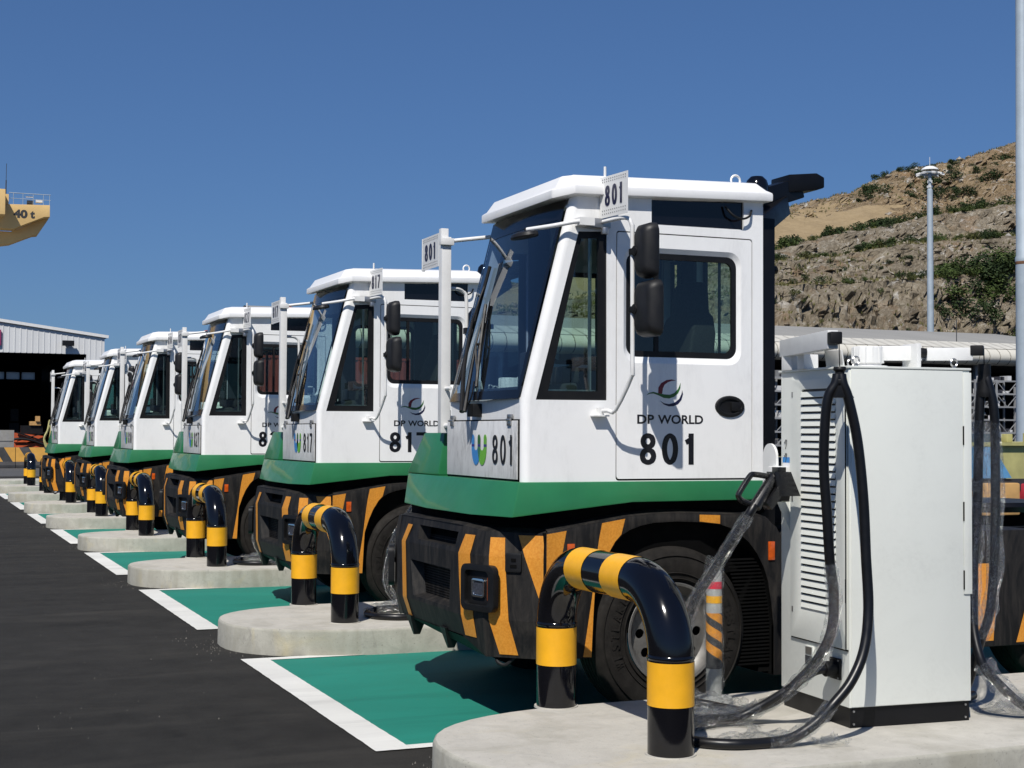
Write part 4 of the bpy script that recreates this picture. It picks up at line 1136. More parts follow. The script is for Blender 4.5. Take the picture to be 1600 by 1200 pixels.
    b = MB(); b.plate([(0.66, 1.10)] + [(0.745 + 0.075 * math.cos(R(a)) * 1.0, 1.29 + 0.075 * math.sin(R(a))) for a in range(0, 181, 15)][::-1] + [(0.82, 1.10)], [], f, -0.05, -0.035); b.v = [(x, y, z + 0.085) for x, y, z in b.v]; P('back_plate', b, M['white_metal'], hs)
    b = MB(); b.loft([[(-0.09, 0.60, 1.17), (-0.09, 0.71, 1.17), (0, 0.71, 1.17), (0, 0.60, 1.17)], [(-0.09, 0.61, 1.135), (-0.09, 0.71, 1.135), (0, 0.71, 1.135), (0, 0.61, 1.135)]]); P('holster_lip', b, M['rubber_trim'], hs)
    b = MB(); b.add([(0, 0.60, 1.13), (-0.08, 0.60, 1.13), (0, 0.60, 0.97), (0, 0.606, 1.13), (-0.08, 0.606, 1.13), (0, 0.606, 0.97)], [(0, 1, 2), (5, 4, 3), (0, 3, 4, 1), (1, 4, 5, 2), (2, 5, 3, 0)]); P('holster_gusset', b, M['charger'], hs)
    # roof: rain lip, lifting eyes, cable booms and the drum
    b = MB(); b.box(-0.012, W + 0.006, -0.008, D + 0.01, Z1, Z1 + 0.012); P('cabinet_roof', b, M['charger'], bevel=0.003)
    for a, bb in ((0.035, 0.50), (0.075, 0.05), (0.20, 0.30), (W - 0.06, 0.05)):
        b = MB(); b.lathe([(0.014, 0), (0.0195, 0.0055), (0.025, 0), (0.0195, -0.0055)], (a, bb, Z1 + 0.042), 'Y', 20, closed=True); b.cyl((a, bb, Z1 + 0.01), (a, bb, Z1 + 0.020), 0.012, 10); P('lifting_eye', b, M['steel'])
    b = MB(); b.bar((0.02, 0.70, Z1 + 0.135), (-0.17, -0.13, Z1 + 0.135), 0.055, 0.095); b.box(-0.03, 0.06, 0.40, 0.47, Z1 + 0.01, Z1 + 0.09); b.box(-0.02, 0.08, 0.55, 0.66, Z1 + 0.01, Z1 + 0.09)
    b.add([(0.0, 0.05, Z1 + 0.01), (0.0, 0.22, Z1 + 0.01), (-0.06, 0.14, Z1 + 0.095), (-0.02, 0.04, Z1 + 0.095), (0.01, 0.05, Z1 + 0.01), (0.01, 0.22, Z1 + 0.01), (-0.05, 0.14, Z1 + 0.095), (-0.01, 0.04, Z1 + 0.095)], [(0, 1, 2, 3), (7, 6, 5, 4), (0, 4, 5, 1), (1, 5, 6, 2), (2, 6, 7, 3), (3, 7, 4, 0)])
    bo = P('cable_boom', b, M['white_metal'], bevel=0.004)
    b = MB(); b.bar((-0.168, -0.125, Z1 + 0.14), (-0.182, -0.185, Z1 + 0.14), 0.062, 0.062); P('boom_end', b, M['rubber_trim'], bo, bevel=0.008)
    b = MB(); b.lathe([(0, 0.135), (0.078, 0.135), (0.083, 0.130), (0.083, 0.045), (0.072, 0.040), (0.072, 0.03), (0.105, 0.03), (0.105, 0.012), (0, 0.012)], (0.33, 0.34, Z1), 'Z', 32)
    dm = P('swivel_drum', b, M['white_metal'], bevel=0.003)
    b = MB()
    for i in range(14):
        a = 2 * math.pi * i / 14; b.box(0.33 + 0.083 * math.cos(a) - 0.003, 0.33 + 0.083 * math.cos(a) + 0.003, 0.34 + 0.083 * math.sin(a) - 0.003, 0.34 + 0.083 * math.sin(a) + 0.003, Z1 + 0.045, Z1 + 0.132)
    P('drum_ribs', b, M['white_metal'], dm)
    b = MB(); b.bar((0.40, 0.32, Z1 + 0.10), (0.60, 0.24, Z1 + 0.10), 0.05, 0.08); b.box(0.535, 0.56, 0.18, 0.32, Z1 + 0.01, Z1 + 0.15); b.bar((0.62, 0.22, Z1 + 0.095), (0.84, 0.12, Z1 + 0.095), 0.045, 0.070)
    b2 = P('cable_boom', b, M['white_metal'], bevel=0.004)
    b = MB(); b.bar((0.835, 0.125, Z1 + 0.115), (0.885, 0.08, Z1 + 0.115), 0.06, 0.055); b.cyl((0.565, 0.23, Z1 + 0.105), (0.615, 0.22, Z1 + 0.10), 0.028, 14); P('boom_end', b, M['rubber_trim'], b2, bevel=0.006)
    return root
_sc = {}
def simple_cache(n, c, r):
    if n not in _sc: _sc[n] = simple(n, c, r, var=0.05)
    return _sc[n]
CHN = ['on the nearest island, louvred face beside the bollard', 'on the second island, behind tractor 801', 'on the third island, behind tractor 817', 'on the fourth island, behind tractor 827']
c0 = charger(0)
for k in range(4):
    c = c0 if k == 0 else copy_tree(c0)
    c.location = CO + Vector((0, PITCH * k, 0))
    tag(c, 'off-white charging cabinet ' + CHN[k], 'charging cabinet', 'charging cabinets on the islands')

def wrap(mb, pts, r, amp, seed, seg=14, smooth=6):
    off = Vector((seed * 3.1, seed, 0))
    def rf(t, a, c):
        e = 0.55 + 0.45 * min(1, min(t, 1 - t) * 9)
        return (1 + amp * (noise.noise((c * 26) + off + Vector((math.cos(a), math.sin(a), 0)) * 1.3) + 0.6 * noise.noise(c * 70 + off + Vector((math.cos(a), math.sin(a), 0)) * 2.2))) * (0.8 + 0.2 * e)
    mb.tube(pts, r, seg, smooth, cap=False, rfun=rf)
def film_patch(mb, center, sx, sy, hz, seed, n=9):
    """crumpled loose film lying on a surface"""
    c = Vector(center); v = []
    for j in range(n + 1):
        for i in range(n + 1):
            x = (i / n - 0.5); y = (j / n - 0.5); rr = min(1, 2 * max(abs(x), abs(y)))
            k = 1 + 0.35 * noise.noise(Vector((x * 3, y * 3, seed)))
            z = abs(noise.noise(Vector((x * 5, y * 5, seed * 2.3)))) * hz * (1.5 - rr) + 0.004
            v.append(c + Vector((x * sx * k + 0.02 * noise.noise(Vector((x * 9, y * 9, seed + 5))), y * sy * k, z)))
    mb.add(v, [(j * (n + 1) + i, j * (n + 1) + i + 1, (j + 1) * (n + 1) + i + 1, (j + 1) * (n + 1) + i) for j in range(n) for i in range(n)])

LA = [(4.315, 6.15, 2.00), (4.318, 6.14, 1.953), (4.345, 6.13, 1.874), (4.39, 6.12, 1.667), (4.417, 6.11, 1.381), (4.424, 6.10, 1.096), (4.423, 6.08, 0.846), (4.375, 6.05, 0.648), (4.285, 6.03, 0.502), (4.178, 6.03, 0.395), (4.10, 6.05, 0.315), (3.98, 6.07, 0.245), (3.849, 6.085, 0.228), (3.668, 6.11, 0.228), (3.541, 6.22, 0.228), (3.50, 6.38, 0.228)]
LB = [(4.30, 6.16, 2.00), (4.288, 6.16, 1.954), (4.251, 6.18, 1.858), (4.245, 6.20, 1.571), (4.263, 6.20, 1.316), (4.281, 6.20, 1.061), (4.311, 6.21, 0.90), (4.323, 6.25, 0.719), (4.292, 6.32, 0.57), (4.248, 6.42, 0.45), (4.19, 6.55, 0.33), (4.08, 6.68, 0.25), (3.935, 6.66, 0.232), (3.721, 6.572, 0.232), (3.561, 6.513, 0.232), (3.50, 6.38, 0.232)]
LC = [(4.428, 6.455, 0.49), (4.36, 6.46, 0.478), (4.28, 6.47, 0.435), (4.20, 6.50, 0.375), (4.10, 6.56, 0.30), (3.98, 6.60, 0.245), (3.80, 6.60, 0.25), (3.60, 6.50, 0.25)]
LN = [(4.185, 6.75, 1.325), (4.15, 6.75, 1.275), (4.063, 6.80, 1.118), (3.975, 6.85, 0.948), (3.906, 6.90, 0.809), (3.865, 6.96, 0.60), (3.87, 7.02, 0.40), (3.95, 7.06, 0.27), (4.08, 6.98, 0.232), (4.13, 6.80, 0.232), (4.0, 6.68, 0.235), (3.75, 6.72, 0.232)]
LD = [(5.445, 6.45, 2.02), (5.44, 6.45, 1.983), (5.425, 6.45, 1.842), (5.415, 6.45, 1.563), (5.405, 6.45, 1.285), (5.349, 6.42, 0.945), (5.30, 6.36, 0.686), (5.29, 6.28, 0.501), (5.36, 6.24, 0.395), (5.52, 6.22, 0.268), (5.75, 6.30, 0.232), (5.95, 6.60, 0.232)]
LE = [(5.455, 6.43, 2.02), (5.46, 6.42, 1.981), (5.480, 6.40, 1.842), (5.488, 6.40, 1.564), (5.481, 6.40, 1.113), (5.45, 6.40, 0.769), (5.40, 6.42, 0.599), (5.40, 6.50, 0.40), (5.45, 6.62, 0.26), (5.62, 6.75, 0.232)]
def sub(L, a, b): return L[a:b]
def cables(k):
    off = Vector((0, PITCH * k, 0)); base = Vector((4.1, 6.4, 0.2))
    def root(lab, cat='charging cable'):
        r = empty('charging_cable', base)
        return tag(r, lab, cat, 'charging cables hanging from the cabinets')
    def P(r, name, mb, m, **kw): return mb.build(name, m, r, base, **kw)
    which = ['nearest', 'second', 'third'][k]
    r = root('black cable looped from the short boom of the %s cabinet, partly in clear film' % which)
    b = MB(); b.tube(LA, 0.0255, 14, 6); b.tube(LB, 0.0255, 14, 6); P(r, 'cable', b, M['cable'], angle=60)
    b = MB(); wrap(b, sub(LA, 9, 13), 0.036, 0.35, 1.0); P(r, 'plastic_wrap', b, M['plastic'], angle=90)
    b = MB(); wrap(b, sub(LB, 5, 12), 0.038, 0.32, 2.0); P(r, 'plastic_wrap', b, M['plastic'], angle=90)
    b = MB(); wrap(b, sub(LB, 10, 16), 0.036, 0.42, 3.0); P(r, 'plastic_wrap', b, M['plastic'], angle=90)
    b = MB(); b.tube([(4.335, 6.19, 2.01), (4.31, 6.16, 2.01), (4.31, 6.16, 1.94)], 0.02, 8, 2)
    b.loft([[(4.285, 6.125, 1.945), (4.335, 6.125, 1.945), (4.335, 6.185, 1.945), (4.285, 6.185, 1.945)], [(4.262, 6.12, 1.885), (4.372, 6.12, 1.885), (4.372, 6.19, 1.885), (4.262, 6.19, 1.885)]])
    b.lathe([(0, 0.075), (0.030, 0.075), (0.034, 0.06), (0.024, 0.05), (0.024, 0.015), (0.032, 0.01), (0.032, -0.01), (0, -0.01)], (4.31, 6.155, 1.965), 'Z', 16)
    b.cyl((4.31, 6.155, 2.03), (4.312, 6.165, 2.19), 0.003, 6)
    P(r, 'cable_clamp', b, M['rubber_trim'], bevel=0.004)
    b = MB(); film_patch(b, (3.86, 6.30, 0.204), 0.55, 0.16, 0.07, 1.7, 14); film_patch(b, (4.15, 6.02, 0.21), 0.18, 0.12, 0.09, 4.7); P(r, 'loose_film', b, M['plastic'], angle=90)
    b = MB(); film_patch(b, (4.02, 6.52, 0.204), 0.07, 0.12, 0.05, 8.1); P(r, 'loose_film', b, M['plastic'], angle=90)
    r1 = r
    r = root('short black cable plugged into the socket low on the %s cabinet' % which)
    b = MB(); b.tube(LC, 0.022, 12, 6); P(r, 'cable', b, M['cable'], angle=60)
    b = MB(); wrap(b, sub(LC, 4, 8), 0.048, 0.5, 5.0); P(r, 'plastic_wrap', b, M['plastic'], angle=90)
    r2 = r
    r = root('film-wrapped cable with pistol connector in the holster of the %s cabinet' % which)
    b = MB(); b.tube(LN, 0.024, 12, 6); P(r, 'cable', b, M['cable'], angle=60)
    b = MB(); wrap(b, LN[1:8], 0.036, 0.30, 6.0, 16); P(r, 'plastic_wrap', b, M['plastic'], angle=90)
    b = MB(); wrap(b, LN[7:12], 0.060, 0.6, 7.0, 16); film_patch(b, (3.95, 7.0, 0.205), 0.42, 0.20, 0.09, 3.3, 12); P(r, 'plastic_wrap', b, M['plastic'], angle=90)
    b = MB()      # connector body, barrel and loop handle
    A = Vector((4.19, 6.755, 1.315)); Bv = Vector((4.325, 6.785, 1.475)); ax = (Bv - A).normalized()
    b.tube([A, A + (Bv - A) * 0.5, Bv], 0.033, 12, 0, r_end=0.030)
    b.bar(A + (Bv - A) * 0.15 + Vector((0.05, 0, -0.02)), Bv + Vector((0.055, 0, -0.035)), 0.06, 0.055)
    b.tube([Bv + Vector((-0.03, 0, 0.0)), Bv + Vector((-0.125, -0.01, 0.012)), Bv + Vector((-0.155, -0.01, 0.0)), Bv + Vector((-0.225, -0.02, -0.085)), Bv + Vector((-0.225, -0.02, -0.11)), Bv + Vector((-0.20, -0.02, -0.13)), A + Vector((-0.01, 0, 0.01))], 0.016, 10, 3)
    b.loft([[(4.31, 6.745, 1.50), (4.41, 6.745, 1.50), (4.41, 6.83, 1.50), (4.31, 6.83, 1.50)], [(4.33, 6.745, 1.37), (4.47, 6.745, 1.37), (4.47, 6.83, 1.37), (4.33, 6.83, 1.37)]])
    b.box(4.335, 4.385, 6.755, 6.815, 1.495, 1.525)
    P(r, 'connector', b, simple_cache('connector_black_plastic', (0.008, 0.008, 0.009), 0.27), bevel=0.004)
    r3 = r
    r = root('black cable looped from the long boom of the %s cabinet' % which)
    b = MB(); b.tube(LD, 0.0255, 12, 6); b.tube(LE, 0.0255, 12, 6); P(r, 'cable', b, M['cable'], angle=60)
    b = MB(); wrap(b, [(5.412, 6.46, 1.78)] + LD[3:7], 0.044, 0.40, 9.0, 18); P(r, 'plastic_wrap', b, M['plastic'], angle=90)
    b = MB(); wrap(b, [(5.485, 6.42, 1.78)] + LE[3:7], 0.042, 0.40, 10.0, 18); P(r, 'plastic_wrap', b, M['plastic'], angle=90)
    b = MB(); wrap(b, LD[7:12], 0.055, 0.5, 11.0, 16); film_patch(b, (5.62, 6.42, 0.205), 0.45, 0.25, 0.12, 12.3, 12); P(r, 'loose_film', b, M['plastic'], angle=90)
    b = MB(); b.lathe([(0, 0.10), (0.034, 0.10), (0.036, 0.05), (0.030, 0.0), (0.045, -0.05), (0.04, -0.08), (0, -0.08)], (5.45, 6.44, 1.99), 'Z', 14); b.cyl((5.45, 6.44, 2.05), (5.38, 6.36, 2.17), 0.003, 6); P(r, 'cable_clamp', b, M['rubber_trim'])
    return [r1, r2, r3, r]
cb = cables(0)
for k in (1, 2):
    for c, base_l in zip(cb, ('black cable looped from the short boom of the %s cabinet', 'short black cable plugged into the socket low on the %s cabinet', 'film-wrapped cable with pistol connector in the holster of the %s cabinet', 'black cable looped from the long boom of the %s cabinet')):
        q = copy_tree(c); q.location = Vector((4.1, 6.4, 0.2)) + Vector((0, PITCH * k, 0))
        q['label'] = base_l % ['nearest', 'second', 'third'][k]

def post_(k, proto_=[None]):
    loc = Vector((4.225, 7.24, 0.2)); d = Vector((0, PITCH * k, 0))
    if proto_[0] is None:
        root = empty('delineator_post', loc)
        def P(name, mb, m, **kw): return mb.build(name, m, root, loc, **kw)
        x, y = loc.x, loc.y; r0 = 0.043
        b = MB(); b.lathe([(0, 0.74), (0.03, 0.74), (r0, 0.72), (r0, 0.04), (0.10, 0.03), (0.105, 0.0), (0, 0)], (x, y, 0.2), 'Z', 24); P('post', b, M['grey_post'])
        for z0, z1, m in ((0.635, 0.675, 'red_tape'), (0.555, 0.595, 'yellow_band')):
            b = MB(); b.lathe([(r0 + 0.0015, z0), (r0 + 0.0015, z1)], (x, y, 0.2), 'Z', 24); P('band', b, M[m])
        b = MB(); b.lathe([(r0 + 0.0012, 0.19), (r0 + 0.0012, 0.50)], (x, y, 0.2), 'Z', 24); P('band', b, M['dash'])
        for j in range(3):      # diagonal wound stripes
            b = MB(); n = 14; v = []
            for i in range(n + 1):
                a = R(150 + 250 * i / n); z = 0.19 + 0.10 * j + 0.115 * (1 - i / n)
                for dz in (0, 0.055):
                    zz_ = min(0.50, max(0.19, z + dz)); v.append((x + (r0 + 0.0028) * math.cos(a), y + (r0 + 0.0028) * math.sin(a), 0.2 + zz_))
            b.add(v, [(2 * i, 2 * i + 2, 2 * i + 3, 2 * i + 1) for i in range(n)]); P('stripe', b, M['orange_film'], recalc=False)
        b = MB(); wrap(b, [(x, y, 0.205), (x + 0.004, y, 0.45), (x - 0.004, y, 0.75), (x, y, 0.955), (x + 0.01, y, 1.0)], 0.054, 0.16, 13.0, 20, 8); P('plastic_wrap', b, M['thin_film'], angle=90)
        proto_[0] = root; q = root
    else:
        q = copy_tree(proto_[0]); q.location = loc + d
    tag(q, 'flexible post with black and orange bands in clear film on the %s island' % ['nearest', 'second', 'third'][k], 'delineator post', 'film-wrapped delineator posts')
for k in range(3): post_(k)
#SECTION_BACK
# ------------------------------------------------------------------ quarry hill
def lin(pts, x):
    if x <= pts[0][0]: return pts[0][1]
    for (a, b), (c, d) in zip(pts, pts[1:]):
        if x <= c: return b + (d - b) * (x - a) / (c - a)
    (a, b), (c, d) = pts[-2:]
    return d + (d - b) * (x - c) / (c - a)
RIDGE = [(x / 260.0, z) for x, z in [(30, 2), (52, 6), (74.4, 14.2), (104.6, 29.8), (115.3, 31.7), (134.8, 37.7), (165.2, 47.7), (173.8, 50.1), (185.1, 53.3), (196.6, 58.5), (203.4, 59.8), (213.7, 62.3), (228.4, 67.0)]]
LEV = {2: (180, [(114.4, 22.7), (126.4, 23.5), (141.9, 24.8), (157.6, 26.7)]), 3: (196, [(124.4, 28.2), (137.6, 29.8), (146.9, 31.8), (154.5, 32.8), (171.7, 34.7)]),
       4: (212, [(135.4, 32.4), (148.1, 36.0), (158.5, 38.0), (167.2, 40.2), (185.7, 43.4)]), 5: (235, [(149.2, 41.7), (160.7, 43.3), (169.9, 46.0), (185.3, 47.1), (194.7, 47.2), (205.9, 51.4)])}
def lev(k, a):
    Y, p = LEV[k]; q = [(x / Y, z) for x, z in p]
    if a < q[0][0]: return q[0][1] * lin(RIDGE, a) / lin(RIDGE, q[0][0])
    return lin(q, a)
def fbm(v, o=4, g=0.55):
    s = 0.0; am = 1.0
    for _ in range(o): s += am * noise.noise(v); v = v * 2.07; am *= g
    return s
def hill():
    # (Y, height function, rows to next, surface kind to next, roughness to next)
    prof = [(150, lambda a: 0.0, 3, 0, 0.2), (166, lambda a: min(11.0, lev(2, a) * 0.5), 16, 1, 1.0), (177, lambda a: lev(2, a), 3, 0, 0.3), (183, lambda a: lev(2, a) + 0.9, 16, 1, 1.0),
            (193, lambda a: lev(3, a), 4, 0, 0.35), (201, lambda a: lev(3, a) + 1.2, 14, 2, 1.0), (210, lambda a: lev(4, a), 4, 0, 0.35), (217, lambda a: lev(4, a) + 1.0, 16, 3, 0.45),
            (236, lambda a: max(lev(5, a), lev(4, a) + 1.6), 22, 4, 1.1), (260, lambda a: lin(RIDGE, a), 5, 0, 0.3), (330, lambda a: lin(RIDGE, a) * 0.7, 1, 0, 0.2)]
    na = 460; a0, a1 = 0.13, 1.02
    rows = []; kinds = []
    for i in range(len(prof) - 1):
        Y0, f0, n, kd, rg = prof[i]; Y1, f1 = prof[i + 1][:2]
        for r in range(n):
            rows.append((i, r / n)); kinds.append(kd)
    rows.append((len(prof) - 2, 1.0))
    verts = []; surf = []
    for ri, (i, t) in enumerate(rows):
        Y0, f0, n, kd, rg = prof[i]; Y1, f1 = prof[i + 1][:2]
        for c in range(na + 1):
            a = a0 + (a1 - a0) * c / na
            z0, z1 = f0(a), f1(a)
            y = Y0 + (Y1 - Y0) * t
            wob = 2.0 * fbm(Vector((a * 14, i * 3.7, 0)), 3)
            steep = 1 if kd in (1, 2, 4) else 0
            tt = t
            z = z0 + (z1 - z0) * tt
            X = a * y
            if steep:
                env = min(1, 6 * t, 6 * (1 - t)) * 0.7 + 0.3
                p = Vector((X * 0.16, y * 0.05, z * 0.11 + i * 9))
                p2 = Vector((X * 0.5, y * 0.1, z * 0.28 + i * 5))
                d = (abs(fbm(p, 4)) * 3.8 + abs(fbm(p2, 5, 0.68)) * 2.5 + 1.5 * abs(noise.noise(Vector((X * 1.1, 7, z * 0.5)))) - 1.5) * rg * env
                st = 0.9 * fbm(Vector((X * 0.25, z * 0.6, 3 + i)), 3)
                y2 = y - d * 0.9 + wob * 0.6; z2 = z + st * env * rg
            elif kd == 3:
                g = fbm(Vector((X * 0.20, (y - X * 0.45) * 0.035, 11)), 4)
                y2 = y + wob * 0.4; z2 = z + 0.50 * g + 0.22 * fbm(Vector((X * 0.9, y * 0.10, 4)), 3) * min(1, 5 * t)
                if a > 0.765: z2 += 1.2 * abs(fbm(Vector((X * 0.4, y * 0.3, 2)), 4))
            else:
                y2 = y + wob * 0.6; z2 = z + 0.35 * fbm(Vector((X * 0.3, y * 0.3, 5)), 3) * (1 if y > 155 else 0)
            verts.append((X, y2, z2))
    faces = []; mi = []
    for r in range(len(rows) - 1):
        kd = kinds[r]
        for c in range(na):
            faces.append((r * (na + 1) + c, r * (na + 1) + c + 1, (r + 1) * (na + 1) + c + 1, (r + 1) * (na + 1) + c))
            v = verts[r * (na + 1) + c]; a = v[0] / v[1]
            m = {0: 2, 1: 0, 2: 0, 3: 1, 4: 3}[kd]
            if kd == 3 and a > 0.755 + 0.03 * noise.noise(Vector((v[0] * 0.2, v[2] * 0.5, 0))): m = 3
            if kd == 2 and a < 0.665 + 0.02 * noise.noise(Vector((v[0] * 0.3, v[2], 0))): m = 0
            if kd == 4 and a < 0.70 + 0.02 * noise.noise(Vector((v[0] * 0.3, v[2], 4))) and v[2] < lin(RIDGE, a) - 3.2: m = 1
            mi.append(m)
    b = MB(); b.v = verts; b.f = faces; b.mi = mi
    global M_rock
    M_rock = rock('grey_brown_quarry_rock', 0)
    o = struct('quarry_hill', b, [M_rock, soil('tan_scree_slope', (0.25, 0.185, 0.105), (0.34, 0.26, 0.155)), soil('bench_soil', (0.14, 0.115, 0.065), (0.26, 0.20, 0.12), True), rock('orange_brown_rock', 1)], recalc=False, angle=24)
    return verts, rows, na, prof
def rock(name, warm):
    b = NB(name)
    if warm:
        A, B_, Cc, D = (0.07, 0.05, 0.03), (0.33, 0.245, 0.145), (0.52, 0.41, 0.27), (0.74, 0.66, 0.53)
    else:
        A, B_, Cc, D = (0.045, 0.038, 0.028), (0.31, 0.265, 0.195), (0.48, 0.43, 0.34), (0.76, 0.74, 0.67)
    big = b.noise(0.075, 6, 0.62, (1, 1, 1.6), 1.5)
    mid = b.noise(0.45, 8, 0.74, (1, 1, 0.5), 0.7)
    fine = b.noise(2.4, 6, 0.8, (1, 1, 0.35), 0.4)
    c1 = b.ramp(mid, [(0.38, A), (0.47, B_), (0.57, Cc), (0.68, D)])
    c2 = b.ramp(big, [(0.36, (0.55, 0.50, 0.45)), (0.52, (0.85, 0.80, 0.74)), (0.68, (1.0, 0.93, 0.80))])
    c = b.mix(0.75, c1, c2, 'MULTIPLY')
    c = b.mix(0.5, c, b.ramp(fine, [(0.3, (0.03, 0.025, 0.02)), (0.55, tuple(x * 0.9 for x in B_)), (0.75, D)]))
    rust = b.ramp(b.noise(0.17, 4, 0.6, (1, 1, 0.8), 1.0), [(0.54, (0, 0, 0)), (0.75, (0.5,) * 3)])
    c = b.mix(rust, c, (0.36, 0.20, 0.09))
    wht = b.ramp(b.noise(0.20, 5, 0.65, (1.4, 1, 0.9), 2.0), [(0.58, (0, 0, 0)), (0.68, (0.75,) * 3)])
    c = b.mix(wht, c, (0.66, 0.64, 0.59))
    gr = b.ramp(b.noise(0.30, 6, 0.7, (1, 1, 1.5), 0.5), [(0.60, (0, 0, 0)), (0.74, (0.7,) * 3)])
    c = b.mix(gr, c, (0.055, 0.075, 0.025))
    b.set(Base_Color=c, Roughness=0.95)
    b.b.inputs['Specular IOR Level'].default_value = 0.15
    n1 = b.bump(fine, 0.5, 0.9)
    b.set(Normal=b.bump(mid, 1.1, 0.8, n1))
    return b.m
def soil(name, c0_, c1_, green=False):
    b = NB(name)
    n1 = b.noise(0.10, 6, 0.65, (1, 0.35, 1), 1.0); n2 = b.noise(1.3, 5, 0.7, (1, 0.3, 1)); 
    c = b.mix(0.5, b.ramp(n1, [(0.35, c0_), (0.65, c1_)]), b.ramp(n2, [(0.3, tuple(x * 0.75 for x in c0_)), (0.7, c1_)]))
    if green:
        c = b.mix(b.ramp(b.noise(0.5, 5, 0.7), [(0.42, (0, 0, 0)), (0.58, (0.8,) * 3)]), c, (0.060, 0.075, 0.022))
    b.set(Base_Color=c, Roughness=0.95)
    b.b.inputs['Specular IOR Level'].default_value = 0.1
    b.set(Normal=b.bump(n2, 0.35, 0.7))
    return b.m
hv, hrows, hna, hprof = hill()
def hill_pt(i, t, a):
    """nearest mesh vertex for profile segment i, fraction t, bearing a"""
    best = min(range(len(hrows)), key=lambda r: abs(hrows[r][0] + hrows[r][1] - i - t))
    c = max(0, min(hna, round((a - 0.13) / (1.02 - 0.13) * hna)))
    return Vector(hv[best * (hna + 1) + c])
b = MB()      # broken rock lying on the benches and slopes
def chunk(b, c, r_):
    a = [Vector((rnd.uniform(-1, 1), rnd.uniform(-1, 1), rnd.uniform(-0.8, 0.8))).normalized() * r_ * rnd.uniform(0.6, 1.2) for _ in range(6)]
    ux, uy, uz = Vector((r_, 0, 0)), Vector((0, r_, 0)), Vector((0, 0, r_ * 0.8))
    v = [c + ux * rnd.uniform(0.6, 1.4), c - ux * rnd.uniform(0.6, 1.4), c + uy * rnd.uniform(0.6, 1.3), c - uy * rnd.uniform(0.6, 1.3), c + uz * rnd.uniform(0.7, 1.3), c - uz]
    b.add(v, [(0, 2, 4), (2, 1, 4), (1, 3, 4), (3, 0, 4), (2, 0, 5), (1, 2, 5), (3, 1, 5), (0, 3, 5)])
for _ in range(2600):
    i, t0, t1 = rnd.choice(((0, 0.4, 1), (2, 0, 1), (4, 0, 1), (4, 0, 1), (6, 0, 1), (7, 0.0, 0.25), (8, 0.0, 1), (8, 0, 1), (9, 0, 0.15), (3, 0, 1), (1, 0, 1)))
    chunk(b, hill_pt(i, rnd.uniform(t0, t1), rnd.uniform(0.40, 0.92)), rnd.uniform(0.12, 0.5) * (1 if rnd.random() < 0.92 else 1.8))
struct('rock_debris', b, [M_rock], 'stuff', recalc=False, angle=10)['label'] = 'broken rock lying on the quarry terraces and slopes'
b = MB()
for _ in range(5200):
    i, t0, t1 = rnd.choice(((2, 0, 1), (4, 0, 1), (4, 0, 1), (6, 0, 1), (7, 0.0, 0.2), (8, 0.1, 0.9), (9, 0, 0.1), (3, 0.1, 0.9), (1, 0.1, 0.9)))
    c = hill_pt(i, rnd.uniform(t0, t1), rnd.uniform(0.40, 0.92))
    c += Vector((rnd.uniform(-0.2, 0.2), -0.1, 0))
    for _k in range(4):
        h = rnd.uniform(0.2, 0.55); a = rnd.uniform(0, 6.28); d = Vector((math.cos(a), math.sin(a), 0)) * rnd.uniform(0.05, 0.3)
        b.face([c + Vector((-0.08, 0, -0.1)), c + Vector((0.08, 0, -0.1)), c + d + Vector((0, 0, h))])
struct('dry_grass', b, [simple('dry_olive_grass', (0.13, 0.125, 0.045), 0.9, var=0.5, scale=0.7, spec=0.1)], 'stuff', recalc=False)['label'] = 'dry grass tufts growing on the quarry terraces'
M['leaf_dark'] = simple('dark_evergreen_foliage', (0.032, 0.052, 0.018), 0.7, var=0.45, scale=1.2, spec=0.2)
M['leaf_mid'] = simple('mid_green_foliage', (0.060, 0.088, 0.024), 0.7, var=0.45, scale=1.2, spec=0.2)
M['leaf_olive'] = simple('olive_dry_foliage', (0.095, 0.100, 0.035), 0.75, var=0.4, scale=1.2, spec=0.2)
def shrub_mesh(seed, n=460):
    r_ = random.Random(seed); b = MB()
    lobes = [(Vector((r_.uniform(-0.75, 0.75), r_.uniform(-0.5, 0.5), r_.uniform(0.15, 1.0))), r_.uniform(0.28, 0.5)) for _ in range(8)]
    for _ in range(n):
        c, rr = r_.choice(lobes)
        d = Vector((r_.gauss(0, 1), r_.gauss(0, 1), r_.gauss(0, 1))).normalized() * rr * r_.uniform(0.55, 1.12)
        p = c + d; s = r_.uniform(0.06, 0.13)
        u = Vector((r_.gauss(0, 1), r_.gauss(0, 1), r_.gauss(0, 0.6))).normalized(); v = u.cross(Vector((r_.gauss(0, 1), r_.gauss(0, 1), r_.gauss(0, 1)))).normalized()
        b.face([p - u * s, p + v * s * 0.55, p + u * s, p - v * s * 0.55])
    for k in range(3): b.cyl((0.1 * k - 0.1, 0, -0.3), (r_.uniform(-0.3, 0.3), r_.uniform(-0.2, 0.2), 0.6), 0.03, 5)
    return b
shr = []
for i in range(8):
    o = shrub_mesh(100 + i).build('shrub', M[('leaf_dark', 'leaf_mid', 'leaf_olive', 'leaf_dark', 'leaf_mid', 'leaf_dark', 'leaf_mid', 'leaf_olive')[i]], None, recalc=False)
    shr.append(o)
used = set(); nshr = [0]
